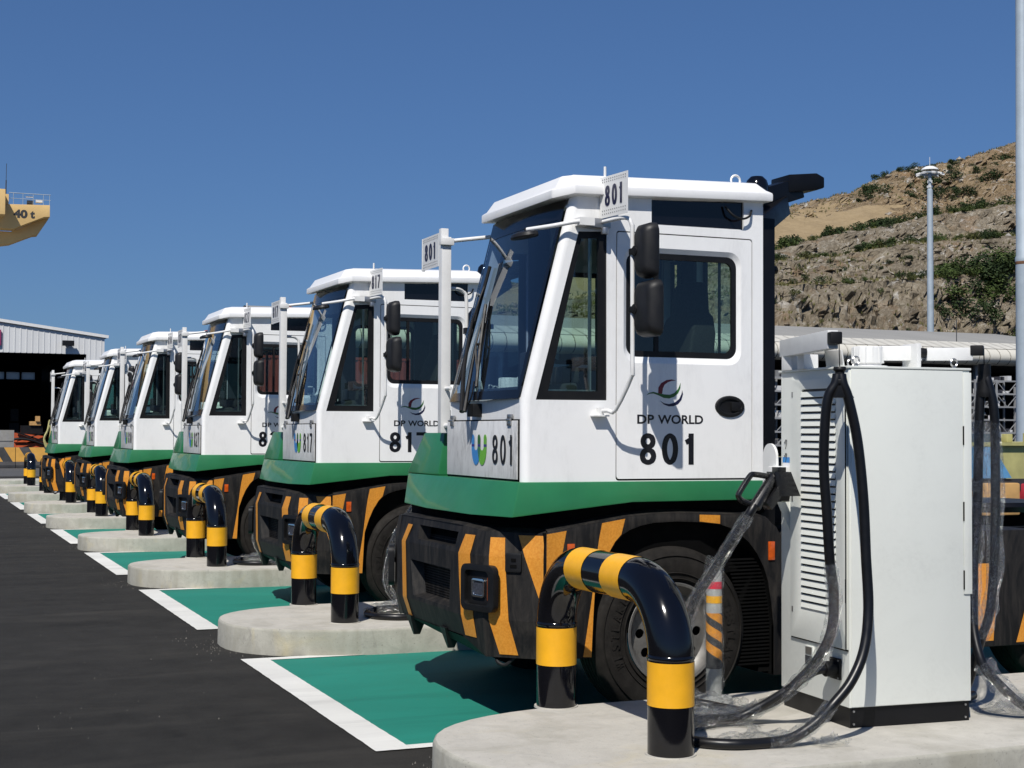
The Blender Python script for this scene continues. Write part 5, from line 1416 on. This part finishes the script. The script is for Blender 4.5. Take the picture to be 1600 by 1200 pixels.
def shrub(p, s, kind=None, label='', group=''):
    i = kind if kind is not None else rnd.randrange(8)
    o = shr[i] if i not in used else None
    if o is None: o = shr[i].copy(); C.objects.link(o)
    used.add(i)
    o.location = p + Vector((0, 0, -0.15 * s)); o.scale = (s * rnd.uniform(0.9, 1.5), s, s * rnd.uniform(0.7, 1.05)); o.rotation_euler = (0, 0, rnd.uniform(0, 6.28))
    tag(o, label, 'shrub', group); nshr[0] += 1
def band_of(n, i, t0, t1, a0, a1, s0, s1, label, group, kinds=None):
    for _ in range(n):
        a = rnd.uniform(a0, a1)
        shrub(hill_pt(i, rnd.uniform(t0, t1), a), rnd.uniform(s0, s1), rnd.choice(kinds) if kinds else None, label, group)
band_of(66, 6, 0.0, 1.0, 0.60, 0.89, 0.9, 1.9, 'evergreen shrub on the terrace below the tan scree slope of the quarry', 'shrubs on the upper terrace', (0, 3, 5, 1, 4))
band_of(60, 4, 0.0, 1.0, 0.60, 0.89, 0.7, 1.5, 'shrub on the long middle terrace of the quarry hill', 'shrubs on the middle terrace')
band_of(26, 2, 0.0, 1.0, 0.60, 0.89, 0.6, 1.3, 'small shrub on the lowest terrace of the quarry hill', 'shrubs on the lowest terrace')
band_of(34, 8, 0.1, 0.8, 0.72, 0.89, 0.8, 1.9, 'dark shrub among the orange rocks high on the quarry', 'shrubs among the upper rocks', (0, 3, 5))
band_of(12, 8, 0.93, 1.0, 0.735, 0.82, 0.7, 1.4, 'dark shrub standing on the ridge line of the quarry against the sky', 'shrubs on the ridge', (0, 3, 5))
for _ in range(46):
    a = rnd.uniform(0.80, 0.89); u = rnd.random()
    k = (a - 0.80) / 0.09
    i, t = rnd.choice(((1, rnd.uniform(0.0, 1)), (2, rnd.random()), (1, rnd.random()), (3, rnd.uniform(0, min(1, 0.1 + 0.7 * k)))))
    shrub(hill_pt(i, t, a) + Vector((0, -0.8, 0)), rnd.uniform(1.3, 2.6), rnd.choice((0, 1, 4, 5, 6)), 'leafy green shrub in the dense thicket at the right foot of the quarry', 'shrubs of the green thicket')
band_of(14, 3, 0.1, 0.9, 0.60, 0.77, 0.4, 0.9, 'small shrub growing out of the grey rock face', 'shrubs on the rock faces')
band_of(10, 1, 0.1, 0.9, 0.60, 0.77, 0.5, 1.0, 'small shrub growing out of the grey rock face', 'shrubs on the rock faces')

# ------------------------------------------------------------------ long terminal building with rounded eaves
M['eave_panel'] = simple('cream_white_eave_panel', (0.60, 0.575, 0.50), 0.5, var=0.05, scale=0.6)
def roof_mat():
    b = NB('grey_ribbed_metal_roof')
    wv = b.n('ShaderNodeTexWave'); wv.inputs['Scale'].default_value = 1.1; wv.inputs['Distortion'].default_value = 0.0
    b.l(b.tc((1, 0, 0)), wv.inputs['Vector'])
    c = b.mix(0.35, b.ramp(b.noise(0.4, 5, 0.6, (1, 0.2, 1)), [(0.3, (0.24, 0.235, 0.21)), (0.7, (0.32, 0.31, 0.28))]), b.ramp(wv.outputs['Fac'], [(0.0, (0.20, 0.20, 0.20)), (0.3, (0.36, 0.36, 0.355))]))
    b.set(Base_Color=c, Roughness=0.85)
    b.b.inputs['Specular IOR Level'].default_value = 0.2
    b.set(Normal=b.bump(wv.outputs['Fac'], 0.05, 0.5))
    return b.m
M['metal_roof'] = roof_mat()
tb = empty('terminal_building', (60, 97, 0)); tag(tb, 'long low terminal building with rounded cream eaves and grey metal roof below the hill', 'building')
TB = Vector((60, 97, 0))
X0, X1 = 24.0, 96.0
b = MB(); b.loft([[(X0, 97.3, 9.36), (X1, 97.3, 9.36)], [(X0, 112, 11.4), (X1, 112, 11.4)], [(X0, 127, 9.4), (X1, 127, 9.4)]], False, False, closed=False); b.build('roof', M['metal_roof'], tb, TB)
b = MB(); b.box(X0, X1, 108, 108.3, 0, 9.4); b.build('back_wall', M['void'], tb, TB)
b = MB(); b.box(X0, X1, 95.5, 108, 7.45, 7.55); b.build('soffit', M['dash'], tb, TB)
pu = pl_ = None; pw_ = 1.05
nP = int((X1 - X0) / pw_)
for i in range(nP):
    x = X0 + i * pw_
    for which, prof in ((0, [(97.3, 9.38), (95.15, 8.74)]), (1, [(95.12, 8.70), (94.78, 8.42), (94.62, 8.08), (94.72, 7.75), (95.05, 7.50), (95.5, 7.42)])):
        cur = pu if which == 0 else pl_
        if cur is None:
            q = MB(); q.loft([[(x + 0.04, y, z), (x + pw_ - 0.04, y, z)] for y, z in prof], False, False, closed=False)
            q.loft([[(x + 0.04, y + 0.05, z - 0.03), (x + pw_ - 0.04, y + 0.05, z - 0.03)] for y, z in prof], False, False, closed=False)
            o = q.build('eave_panel', M['eave_panel'], tb, TB, recalc=False, angle=60)
            if which == 0: pu = o.data
            else: pl_ = o.data
        else:
            o = bpy.data.objects.new('eave_panel', cur); C.objects.link(o); o.parent = tb; o.location = (i * pw_, 0, 0)
b = MB(); b.loft([[(X0, y, z), (X1, y, z)] for y, z in [(97.4, 9.28), (95.25, 8.64), (94.9, 8.36), (94.75, 8.06), (94.85, 7.78), (95.15, 7.56)]], False, False, closed=False); b.build('eave_backing', M['dash'], tb, TB, recalc=False)
cm = None
for i in range(12):
    x = X0 + 3 + i * 6
    if cm is None:
        q = MB(); q.box(x - 0.16, x + 0.16, 96.6, 96.95, 0, 7.45); o = q.build('column', simple_cache('grey_steel_paint', (0.25, 0.27, 0.30), 0.5), tb, TB); cm = o.data; x00 = x
    else:
        o = bpy.data.objects.new('column', cm); C.objects.link(o); o.parent = tb; o.location = (x - x00, 0, 0)
b = MB(); b.cyl((79.7, 97.5, 9.4), (79.7, 97.5, 11.3), 0.035, 6); b.build('lightning_rod', M['dash'], tb, TB)
# steel pipe racks in front of the building
rk_ = None; M['rack'] = simple('pale_grey_rack_steel', (0.27, 0.275, 0.28), 0.5, var=0.2, scale=0.5)
def rack(x, y, w, h, lvls, seed):
    r_ = random.Random(seed); root = empty('lattice_rack', (x, y, 0)); org = Vector((x, y, 0))
    def P(n, b): return b.build(n, M['rack'], root, org)
    for dx in (0, w / 2, w):
        for dy in (0, 1.6):
            b = MB(); b.box(x + dx - 0.06, x + dx + 0.06, y + dy - 0.06, y + dy + 0.06, 0, h); P('post', b)
    for l in range(lvls):
        z = 0.9 + (h - 1.0) * l / (lvls - 1)
        for dy in (0, 1.6):
            b = MB(); b.box(x, x + w, y + dy - 0.04, y + dy + 0.04, z - 0.06, z + 0.06); P('beam', b)
        if r_.random() < 0.75 and l < lvls - 1:
            z2 = 0.9 + (h - 1.0) * (l + 1) / (lvls - 1)
            for k in range(4):
                xa = x + w * k / 4; xb = x + w * (k + 1) / 4
                b = MB(); b.bar((xa, y, z if k % 2 else z2), (xb, y, z2 if k % 2 else z), 0.05, 0.05); P('brace', b)
        for k in range(r_.randrange(3, 6)):
            xa = x + r_.uniform(0.1, w - 0.7); zz = r_.uniform(0.25, 0.6)
            b = MB(); b.box(xa, xa + r_.uniform(0.25, 0.6), y + 0.3, y + 1.2, z + 0.062, z + zz); b.build('stored_part', simple_cache(*r_.choice((('rack_goods_white', (0.6, 0.6, 0.6), 0.5), ('rack_goods_grey', (0.2, 0.2, 0.2), 0.5), ('rack_goods_dark', (0.05, 0.05, 0.06), 0.5)))), root, org)
    return root
lab = ['behind the gap beside tractor 801 mast', 'seen between the mast and the cabinet', 'second from the cabinet gap', 'third from the cabinet gap', 'right of the middle, before the dark wall', 'near the tall grey light pole', 'beside the tall grey light pole, last one']
for j, x in enumerate((52.5, 58.0, 63.0, 67.6, 72.6, 77.2, 81.8)):
    tag(rack(x, 91.5 + (j % 2) * 0.8, 4.2, (5.0, 6.0, 5.2, 5.7, 4.9, 6.1, 5.6)[j], (4, 6, 5, 6, 5, 6, 5)[j], j), 'pale steel lattice rack under the cream eaves, ' + lab[j], 'rack', 'steel lattice racks')

# ------------------------------------------------------------------ light masts
M['galv'] = simple('galvanised_pole_paint', (0.36, 0.42, 0.47), 0.5, var=0.08, scale=2, metal=0.1)
M['rust'] = simple('rust_stain', (0.20, 0.10, 0.05), 0.8, var=0.4, scale=8)
pr = empty('light_pole', (33.78, 38, 0)); tag(pr, 'thick pale blue-grey light pole at the right edge with a rusty joint', 'light pole')
b = MB(); b.lathe([(0.34, 0.0), (0.32, 0.06), (0.265, 0.08), (0.245, 7.35)], (0, 0, 0), 'Z', 40); b.build('lower_shaft', M['galv'], pr)
b = MB(); b.lathe([(0.25, 7.33), (0.262, 7.38), (0.262, 7.52), (0.232, 7.60), (0.19, 19.0), (0.0, 19.02)], (0, 0, 0), 'Z', 40); b.build('upper_shaft', M['galv'], pr)
b = MB(); b.lathe([(0.2465, 7.30), (0.2655, 7.385), (0.2655, 7.40)], (0, 0, 0), 'Z', 40); b.build('rust_ring', M['rust'], pr)
b = MB(); b.lathe([(0, 19.5), (0.9, 19.3), (0.95, 19.0), (0, 19.0)], (0, 0, 0), 'Z', 20); b.build('lamp_head', M['white_metal'], pr)
hm = empty('high_mast_light', (100.4, 127, 0)); tag(hm, 'slender high-mast light with white dome top in front of the quarry', 'light mast')
b = MB(); b.lathe([(0.42, 0), (0.36, 12), (0.30, 27.8), (0.20, 27.9), (0.17, 29.8)], (0, 0, 0), 'Z', 20); b.build('mast_shaft', M['galv'], hm)
b = MB(); b.lathe([(0.0, 30.35), (0.45, 30.28), (0.80, 30.08), (0.92, 29.9), (0.85, 29.86), (0.0, 29.95)], (0, 0, 0), 'Z', 24); b.build('dome_cap', M['white_metal'], hm)
b = MB(); b.lathe([(1.0, 29.45), (1.06, 29.5), (1.06, 29.58), (1.0, 29.6)], (0, 0, 0), 'Z', 24, closed=True)
for k in range(8):
    a = 2 * math.pi * k / 8; b.bar((0.15 * math.cos(a), 0.15 * math.sin(a), 29.5), (1.05 * math.cos(a), 1.05 * math.sin(a), 29.5), 0.05, 0.05)
b.build('lamp_ring', M['galv'], hm)
for k in range(8):
    a = 2 * math.pi * (k + 0.5) / 8; q = MB(); q.bar((1.05 * math.cos(a), 1.05 * math.sin(a), 29.55), (1.50 * math.cos(a), 1.50 * math.sin(a), 29.40), 0.40, 0.16); q.build('floodlight', M['white_metal'], hm)
b = MB(); b.box(-0.22, 0.22, -0.22, 0.22, 28.0, 28.25); b.box(-0.18, 0.18, -0.18, 0.18, 28.5, 28.8); b.cyl((0, 0, 30.3), (0, 0, 31.3), 0.025, 5); b.build('winch_head', M['white_metal'], hm)

# ------------------------------------------------------------------ trailer with coloured frames behind the cabinet
tl = empty('skeletal_trailer', (13, 13, 0)); TL = Vector((13, 13, 0)); tag(tl, 'yard trailer with yellow and blue steel frames and tan box, right of the cabinet', 'trailer')
M['t_yellow'] = simple('worn_pale_yellow_paint', (0.42, 0.39, 0.16), 0.55, var=0.15, scale=6)
M['t_blue'] = simple('worn_blue_paint', (0.10, 0.27, 0.48), 0.5, var=0.2, scale=5)
M['t_dark'] = simple('dark_blue_grey_paint', (0.05, 0.08, 0.11), 0.5, var=0.2, scale=5)
M['t_tan'] = simple('worn_tan_orange_paint', (0.52, 0.30, 0.11), 0.6, var=0.15, scale=8)
M['t_red'] = simple('worn_crimson_paint', (0.42, 0.035, 0.055), 0.5, var=0.2, scale=8)
def TP(n, b, m, par=None, **k): return b.build(n, M[m], par or tl, TL, **k)
b = MB(); b.box(7.4, 16.5, 12.5, 12.65, 1.12, 1.24); b.box(7.4, 16.5, 14.4, 14.55, 1.12, 1.24); TP('side_rail', b, 'dash')
b = MB(); b.loft([[(10.62, 12.6, 1.60), (12.3, 12.6, 1.60), (12.3, 12.75, 1.60), (10.62, 12.75, 1.60)], [(10.95, 12.6, 1.24), (11.9, 12.6, 1.24), (11.9, 12.75, 1.24), (10.95, 12.75, 1.24)]]); TP('yellow_frame', b, 't_yellow')
b = MB(); b.box(10.3, 16.4, 12.55, 14.5, 1.595, 1.63); TP('yellow_deck', b, 't_yellow')
for x in (10.42, 11.28, 12.4, 13.6):
    b = MB(); b.loft([[(x + (0.0 if x < 11 else 0.1), 12.48, 1.58), (x + 0.26, 12.48, 1.58), (x + 0.26, 12.55, 1.58), (x + (0.0 if x < 11 else 0.1), 12.55, 1.58)], [(x, 12.48, 1.25), (x + 0.50, 12.48, 1.25), (x + 0.50, 12.55, 1.25), (x, 12.55, 1.25)]]); TP('blue_gusset', b, 't_blue')
for x0, x1, z0, z1, m, n in ((10.50, 10.98, 0.86, 1.20, 't_tan', 'tan_box'), (11.06, 11.6, 0.96, 1.19, 't_red', 'red_box'), (12.0, 12.6, 0.88, 1.20, 't_tan', 'tan_box')):
    b = MB(); b.box(x0, x1, 12.42, 12.8, z0, z1); TP(n, b, m, bevel=0.02)
b = MB(); b.box(10.62, 11.0, 12.9, 13.3, 1.63, 1.72); TP('blue_bracket', b, 't_dark', bevel=0.01)
b = MB(); b.box(11.05, 11.13, 12.7, 12.8, 1.63, 1.72); TP('yellow_lock', b, 't_yellow', bevel=0.01); b = MB(); b.cyl((11.4, 12.8, 1.63), (11.4, 12.8, 1.73), 0.035, 10); TP('yellow_lock', b, 't_yellow')
b = MB(); b.box(8.2, 10.2, 12.6, 14.4, 1.24, 1.45); TP('rear_bed', b, 't_yellow', bevel=0.01)
for x in (9.0, 14.0, 15.2):
    for y in (12.6, 14.2):
        b = MB(); b.lathe([(0.0, 0.02), (0.25, 0.0), (0.28, -0.01), (0.45, -0.01), (0.5, 0.03), (0.5, 0.24), (0.45, 0.28), (0.0, 0.26)], (x, y, 0.5), 'Y', 28); TP('wheel', b, 'tyre')
b = MB(); b.box(9.6, 13.4, 12.9, 14.2, 0.45, 1.10); TP('underframe', b, 'void')

# ------------------------------------------------------------------ containers behind the tractors
def container(x, y, z, m, lab):
    root = empty('shipping_container', (x, y, z)); org = Vector((x, y, z)); L_, W_, H_ = 12.19, 2.44, 2.59
    b = MB(); n = 44
    for yy in (y, y + W_):
        pts = []
        for i in range(n):
            xa = x + 0.1 + (L_ - 0.2) * i / n; d = (L_ - 0.2) / n
            pts += [(xa, 0), (xa + d * 0.35, 0), (xa + d * 0.5, 0.04), (xa + d * 0.85, 0.04)]
        pts.append((x + L_ - 0.1, 0))
        s = 1 if yy == y else -1
        b.loft([[(px, yy + s * (0.02 + py), z + 0.12) for px, py in pts], [(px, yy + s * (0.02 + py), z + H_ - 0.1) for px, py in pts]], False, False, closed=False)
    b.box(x + 0.05, x + L_ - 0.05, y + 0.08, y + W_ - 0.08, z + 0.15, z + H_ - 0.02)
    b.build('side_panel', m, root, org, recalc=False)
    b = MB()
    for yy in (y, y + W_ - 0.12):
        b.box(x, x + L_, yy, yy + 0.12, z, z + 0.15); b.box(x, x + L_, yy, yy + 0.12, z + H_ - 0.12, z + H_)
        for xx in (x, x + L_ - 0.14): b.box(xx, xx + 0.14, yy, yy + 0.12, z + 0.15, z + H_ - 0.12)
    b.build('frame', m, root, org)
    tag(root, lab, 'shipping container', 'containers stacked behind the tractors')
mr = simple('faded_red_container_paint', (0.22, 0.035, 0.025), 0.6, var=0.2, scale=0.8); mb_ = simple('blue_container_paint', (0.03, 0.14, 0.27), 0.55, var=0.2, scale=0.8); mg = simple('green_container_paint', (0.02, 0.13, 0.10), 0.6, var=0.2, scale=0.8)
for x, y, z, m, l in ((12.6, 66, 0, mb_, 'blue shipping container under a red one, glimpsed through the cab windows of tractor 827'), (12.6, 66, 2.6, mr, 'faded red shipping container on top of a blue one behind tractor 827'),
                      (25.6, 66, 0, mb_, 'blue shipping container on the ground behind tractor 817')):
    container(x, y, z, m, l)

# ------------------------------------------------------------------ warehouse on the left
def clad():
    b = NB('white_ribbed_cladding')
    b.set(Base_Color=b.mix(b.ramp(b.noise(0.8, 6, 0.65, (1, 1, 0.2)), [(0.5, (0, 0, 0)), (0.8, (0.3,) * 3)]), (0.66, 0.67, 0.67), (0.42, 0.42, 0.40)), Roughness=0.5)
    return b.m
M['cladding'] = clad()
wh = empty('warehouse', (-4, 83, 0)); WO = Vector((-4, 83, 0)); tag(wh, 'white ribbed warehouse with a low gable and a huge open doorway, far left', 'warehouse')
def WP(n, b, m, par=None, **k): return b.build(n, M[m] if isinstance(m, str) else m, par or wh, WO, **k)
b = MB(); b.plate([(-18.1, 0), (10.1, 0), (10.1, 6.84), (-4, 8.65), (-18.1, 6.84)], [[(-17.0, -0.0001), (9.15, -0.0001), (9.15, 5.88), (-17.0, 5.88)]] if False else [], XZ(83), 0, 0.2) if False else b.plate([(-18.1, 0), (-17.0, 0), (-17.0, 5.88), (9.15, 5.88), (9.15, 0), (10.1, 0), (10.1, 6.84), (-4, 8.65), (-18.1, 6.84)], [], XZ(83), 0, 0.2)
WP('front_wall', b, 'cladding')
b = MB()
for i in range(94):
    x = -18.0 + 0.3 * i; zt = 8.65 - abs(x + 4) * 0.1284 - 0.02; zb = 5.9 if x < 9.1 else 0.02
    b.box(x, x + 0.05, 82.978, 83.0, zb, zt)
o = WP('cladding_ribs', b, 'cladding'); o['kind'] = 'stuff'
b = MB()
for s in (1, -1): b.bar((-4, 82.93, 8.72), (-4 + s * 14.3, 82.93, 6.86), 0.14, 0.16)
WP('gable_flashing', b, 'white_metal')
b = MB(); b.prism([(-18.2, 6.78), (-4, 8.60), (10.2, 6.78), (10.2, 6.88), (-4, 8.70), (-18.2, 6.88)], XZ(0), 82.9, 122.2); WP('roof', b, 'metal_roof')
b = MB(); b.box(9.95, 10.1, 83.2, 122, 0, 6.84); WP('side_wall', b, 'dash'); b = MB(); b.box(-18.1, -17.95, 83.2, 122, 0, 6.84); WP('side_wall', b, 'dash')
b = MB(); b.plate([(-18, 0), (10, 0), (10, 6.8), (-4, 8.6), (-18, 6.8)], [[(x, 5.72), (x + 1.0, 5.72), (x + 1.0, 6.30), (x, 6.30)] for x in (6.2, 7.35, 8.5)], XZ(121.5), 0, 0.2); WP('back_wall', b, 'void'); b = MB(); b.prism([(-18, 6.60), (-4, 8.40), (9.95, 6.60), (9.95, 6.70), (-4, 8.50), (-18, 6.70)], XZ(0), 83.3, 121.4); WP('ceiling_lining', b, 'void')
mp = simple_cache('dusty_skylight_pane', (0.35, 0.36, 0.35), 0.8)
def transl():
    b = NB('translucent_pane'); b.t.nodes.remove(b.b); t = b.n('ShaderNodeBsdfTranslucent'); t.inputs[0].default_value = (0.7, 0.72, 0.7, 1); b.l(t.outputs[0], b.out.inputs[0]); return b.m
mp = transl()
for x in (6.2, 7.35, 8.5):
    b = MB(); b.box(x, x + 1.0, 121.55, 121.6, 5.72, 6.30); WP('window_pane', b, mp)
b = MB(); b.box(7.85, 8.45, 82.45, 82.75, 6.30, 6.58); b.box(8.0, 8.3, 82.75, 82.96, 6.38, 6.5); WP('wall_floodlight', b, 'rubber_trim')
b = MB(); b.box(1.6, 4.72, 82.85, 82.94, 6.25, 7.08); WP('wall_sign', b, simple_cache('purple_red_sign_face', (0.30, 0.03, 0.10), 0.5))
b = MB(); b.box(6.3, 6.9, 100, 100.6, 0, 2.2); b.box(6.35, 6.85, 99.9, 100, 2.3, 3.1); solo('storage_locker', b, M['dash'], (6.6, 100.3, 0), 'dim grey locker standing inside the dark warehouse doorway', 'locker')
bl = bpy.data.objects  # noqa
# striped concrete barrier blocks
M['bar_black'] = simple('faded_black_barrier_paint', (0.035, 0.035, 0.037), 0.7, var=0.35, scale=2.5)
M['bar_yellow'] = simple('faded_yellow_barrier_paint', (0.62, 0.33, 0.06), 0.7, var=0.12, scale=3)
def clip(poly, x0, x1):
    def cut(P_, f, inter):
        out = []
        for i in range(len(P_)):
            a, c = P_[i], P_[(i + 1) % len(P_)]
            if f(a): out.append(a)
            if f(a) != f(c): out.append(inter(a, c))
        return out
    def at(x):
        return lambda a, c: (x, a[1] + (c[1] - a[1]) * (x - a[0]) / (c[0] - a[0]))
    q = cut(poly, lambda p: p[0] >= x0, at(x0))
    return cut(q, lambda p: p[0] <= x1, at(x1)) if q else q
blk = ['at the left picture edge', 'second from the left picture edge', 'beside the farthest bollard', 'behind the farthest bollard']
for i in range(-2, 8):
    x0 = 2.56 + 2.14 * (i - 1) - 0.0; x1 = x0 + 2.12
    root = empty('barrier_block', (x0 + 1.06, 70.3, 0)); org = root.location
    b = MB(); b.loft([[(x0, 69.8, 0.0), (x1, 69.8, 0.0), (x1, 70.6, 0.0), (x0, 70.6, 0.0)], [(x0, 69.8, 0.16), (x1, 69.8, 0.16), (x1, 70.6, 0.16), (x0, 70.6, 0.16)], [(x0, 70.0, 0.30), (x1, 70.0, 0.30), (x1, 70.4, 0.30), (x0, 70.4, 0.30)], [(x0, 70.03, 0.945), (x1, 70.03, 0.945), (x1, 70.37, 0.945), (x0, 70.37, 0.945)]])
    b.build('block', M['bar_black'], root, org, bevel=0.01)
    j = 0
    for n in range(-6, 24):
        xs = 4.19 + 1.07 * (n - 3)
        sh = lambda x, z: x + (0.945 - z) * 0.60
        poly = [(sh(xs, 0.30), 0.30), (sh(xs + 0.65, 0.30), 0.30), (sh(xs + 0.65, 0.945), 0.943), (sh(xs, 0.945), 0.943)]
        pc = clip(poly, x0 + 0.002, x1 - 0.002)
        if len(pc) >= 3:
            b = MB(); b.face([(p[0], 70.0 + 0.03 * (p[1] - 0.3) / 0.645 - 0.004, p[1]) for p in pc]); b.build('yellow_stripe', M['bar_yellow'], root, org, recalc=False)
    tag(root, 'black and yellow striped concrete barrier block ' + (blk[i - 1] if 1 <= i <= 4 else 'in the line before the warehouse'), 'barrier', 'striped barrier blocks')
b = MB(); b.box(-30, 40, 57.5, 69.6, -0.1, 0.012); struct('grey_pavement', b, simple('worn_grey_asphalt', (0.075, 0.075, 0.075), 0.85, var=0.2, scale=0.8))
# things between barrier and warehouse
b = MB(); b.box(3.2, 4.75, 72.0, 72.8, 0, 1.72); b.box(3.4, 4.7, 71.98, 72.0, 1.2, 1.3) ; solo('concrete_counterweight', b, M['grey_concrete'], (4, 72.4, 0), 'grey concrete block lying behind the striped barrier at the left edge', 'concrete block', bevel=0.02)
om = empty('orange_machine', (5.6, 74.5, 0)); OO = Vector((5.6, 74.5, 0)); tag(om, 'orange machine frame with black hoses standing before the dark warehouse door', 'machine')
M['orange_paint'] = simple('worn_orange_paint', (0.55, 0.10, 0.03), 0.5, var=0.25, scale=3)
b = MB(); b.loft([[(4.9, 74, 1.15), (6.2, 74, 1.15), (6.2, 75, 1.15), (4.9, 75, 1.15)], [(4.75, 74, 1.62), (6.2, 74, 1.45), (6.2, 75, 1.45), (4.75, 75, 1.62)]]); b.box(4.8, 7.2, 74.1, 74.9, 0.75, 1.10); b.build('machine_frame', M['orange_paint'], om, OO)
b = MB(); b.bar((5.0, 73.9, 1.62), (6.2, 73.9, 1.2), 0.06, 0.08); b.bar((5.0, 73.85, 1.2), (6.3, 73.85, 1.62), 0.05, 0.05); b.tube([(4.4, 73.6, 1.0), (4.9, 73.6, 1.3), (5.6, 73.6, 1.25), (6.3, 73.6, 1.0)], 0.06, 8); b.box(5.2, 6.2, 74.2, 74.8, 1.55, 1.95); b.build('hose', M['rubber_trim'], om, OO)
b = MB(); b.lathe([(0, 0), (0.4, 0), (0.4, 0.3), (0, 0.3)], (5.1, 73.9, 0.4), 'Y', 20); b.lathe([(0, 0), (0.4, 0), (0.4, 0.3), (0, 0.3)], (6.9, 73.9, 0.4), 'Y', 20); b.build('wheel', M['tyre'], om, OO)
b = MB(); b.box(5.6, 6.1, 74.1, 74.6, 1.96, 2.15); b.box(5.85, 6.05, 74.0, 74.3, 2.15, 2.4); b.build('engine_cover', M['t_tan'], om, OO)
b = MB()
for k in range(3): b.tube([(6.3 + 0.05 * k, 73.4, 0.9), (6.2, 73.4, 1.3), (6.35, 73.4, 1.7), (6.45 + 0.06 * k, 73.4, 2.2), (6.52, 73.4, 1.8), (6.45, 73.4, 1.2)], 0.05, 6)
solo('hose_coil', b, M['t_yellow'], (6.4, 73.4, 0), 'pale yellow hose hung up beside the orange machine', 'hose')

# ------------------------------------------------------------------ yard crane, its girder end showing at the left
M['crane_tan'] = simple('tan_crane_paint', (0.78, 0.53, 0.22), 0.5, var=0.10, scale=0.5)  # the crane's own tan paint, slightly mottled
cr = empty('yard_crane', (-14, 112, 0)); CRO = Vector((-14, 112, 0)); tag(cr, 'tan yard crane whose girder end marked 40 t juts in at the left', 'crane')
def KP(n, b, m='crane_tan', **k): return b.build(n, M[m], cr, CRO, **k)
b = MB(); b.prism([(-34, 17.8), (6.62, 17.80), (9.44, 17.90), (9.45, 17.05), (9.07, 17.03), (7.31, 16.22), (7.02, 16.06), (-34, 16.0)], XZ(110), 0, 1.4); gd = KP('girder', b, bevel=0.02)
b = MB(); b.prism([(-34, 16.0), (6.9, 16.0), (7.31, 16.2), (9.10, 17.03), (9.45, 17.04), (8.74, 15.89), (8.39, 15.84), (6.83, 15.14), (6.0, 15.0), (-34, 14.95)], XZ(111.2), 0, 1.4); KP('lower_girder', b, bevel=0.02)
b = MB(); b.box(-6, 6.30, 108.2, 110.0, 16.8, 18.58); KP('machinery_house', b, bevel=0.03)
b = MB(); b.box(6.30, 6.62, 109.9, 110.8, 17.8, 18.5); KP('cable_post', b)
for x in (6.95, 7.6, 8.3, 9.0, 9.42):
    b = MB(); b.cyl((x, 110.1, 17.85), (x, 110.1, 18.66), 0.022, 6); KP('rail_post', b, 'galv')
b = MB(); b.cyl((6.65, 110.1, 18.64), (9.5, 110.1, 18.64), 0.03, 6); b.cyl((6.65, 110.1, 18.25), (9.5, 110.1, 18.25), 0.02, 6); KP('handrail', b, 'galv')
b = MB(); b.cyl((6.43, 110.1, 18.4), (6.44, 110.1, 19.5), 0.045, 6); b.cyl((6.44, 110.1, 19.5), (6.45, 110.1, 20.7), 0.02, 5); KP('aerial', b, 'dash')
b = MB(); b.box(7.9, 8.35, 110.3, 110.7, 17.9, 18.2); KP('equipment_case', b, 'dash')
b = MB(); b.box(8.5, 8.95, 110.3, 110.7, 18.1, 18.3); b.box(7.8, 8.3, 110.2, 110.3, 18.40, 18.48); KP('work_light', b, 'white_metal')
b = MB(); put_text(b, '40', XZ(110), 6.96, 7.92, 16.84, 17.46, 0.05, -0.01); put_text(b, 't', XZ(110), 8.10, 8.42, 16.86, 17.42, 0.05, -0.01); b.build('lettering', M['dash'], gd, CRO, recalc=False)
for x in (-31, -3.0):
    for y in (104, 116):
        b = MB(); b.loft([[(x - 0.9, y - 0.7, 1.2), (x + 0.9, y - 0.7, 1.2), (x + 0.9, y + 0.7, 1.2), (x - 0.9, y + 0.7, 1.2)], [(x - 1.3, y - 0.8, 15.0), (x + 1.3, y - 0.8, 15.0), (x + 1.3, y + 0.8, 15.0), (x - 1.3, y + 0.8, 15.0)]]); KP('leg', b)
        b = MB(); b.lathe([(0, 0), (0.75, 0), (0.8, 0.1), (0.8, 0.5), (0, 0.6)], (x, y, 0.8), 'X', 20); KP('wheel', b, 'tyre')
    b = MB(); b.box(x - 0.6, x + 0.6, 103, 117, 1.2, 2.4); KP('sill_beam', b); b = MB(); b.box(x - 0.6, x + 0.6, 104, 117, 14.2, 15.2); KP('cross_beam', b)
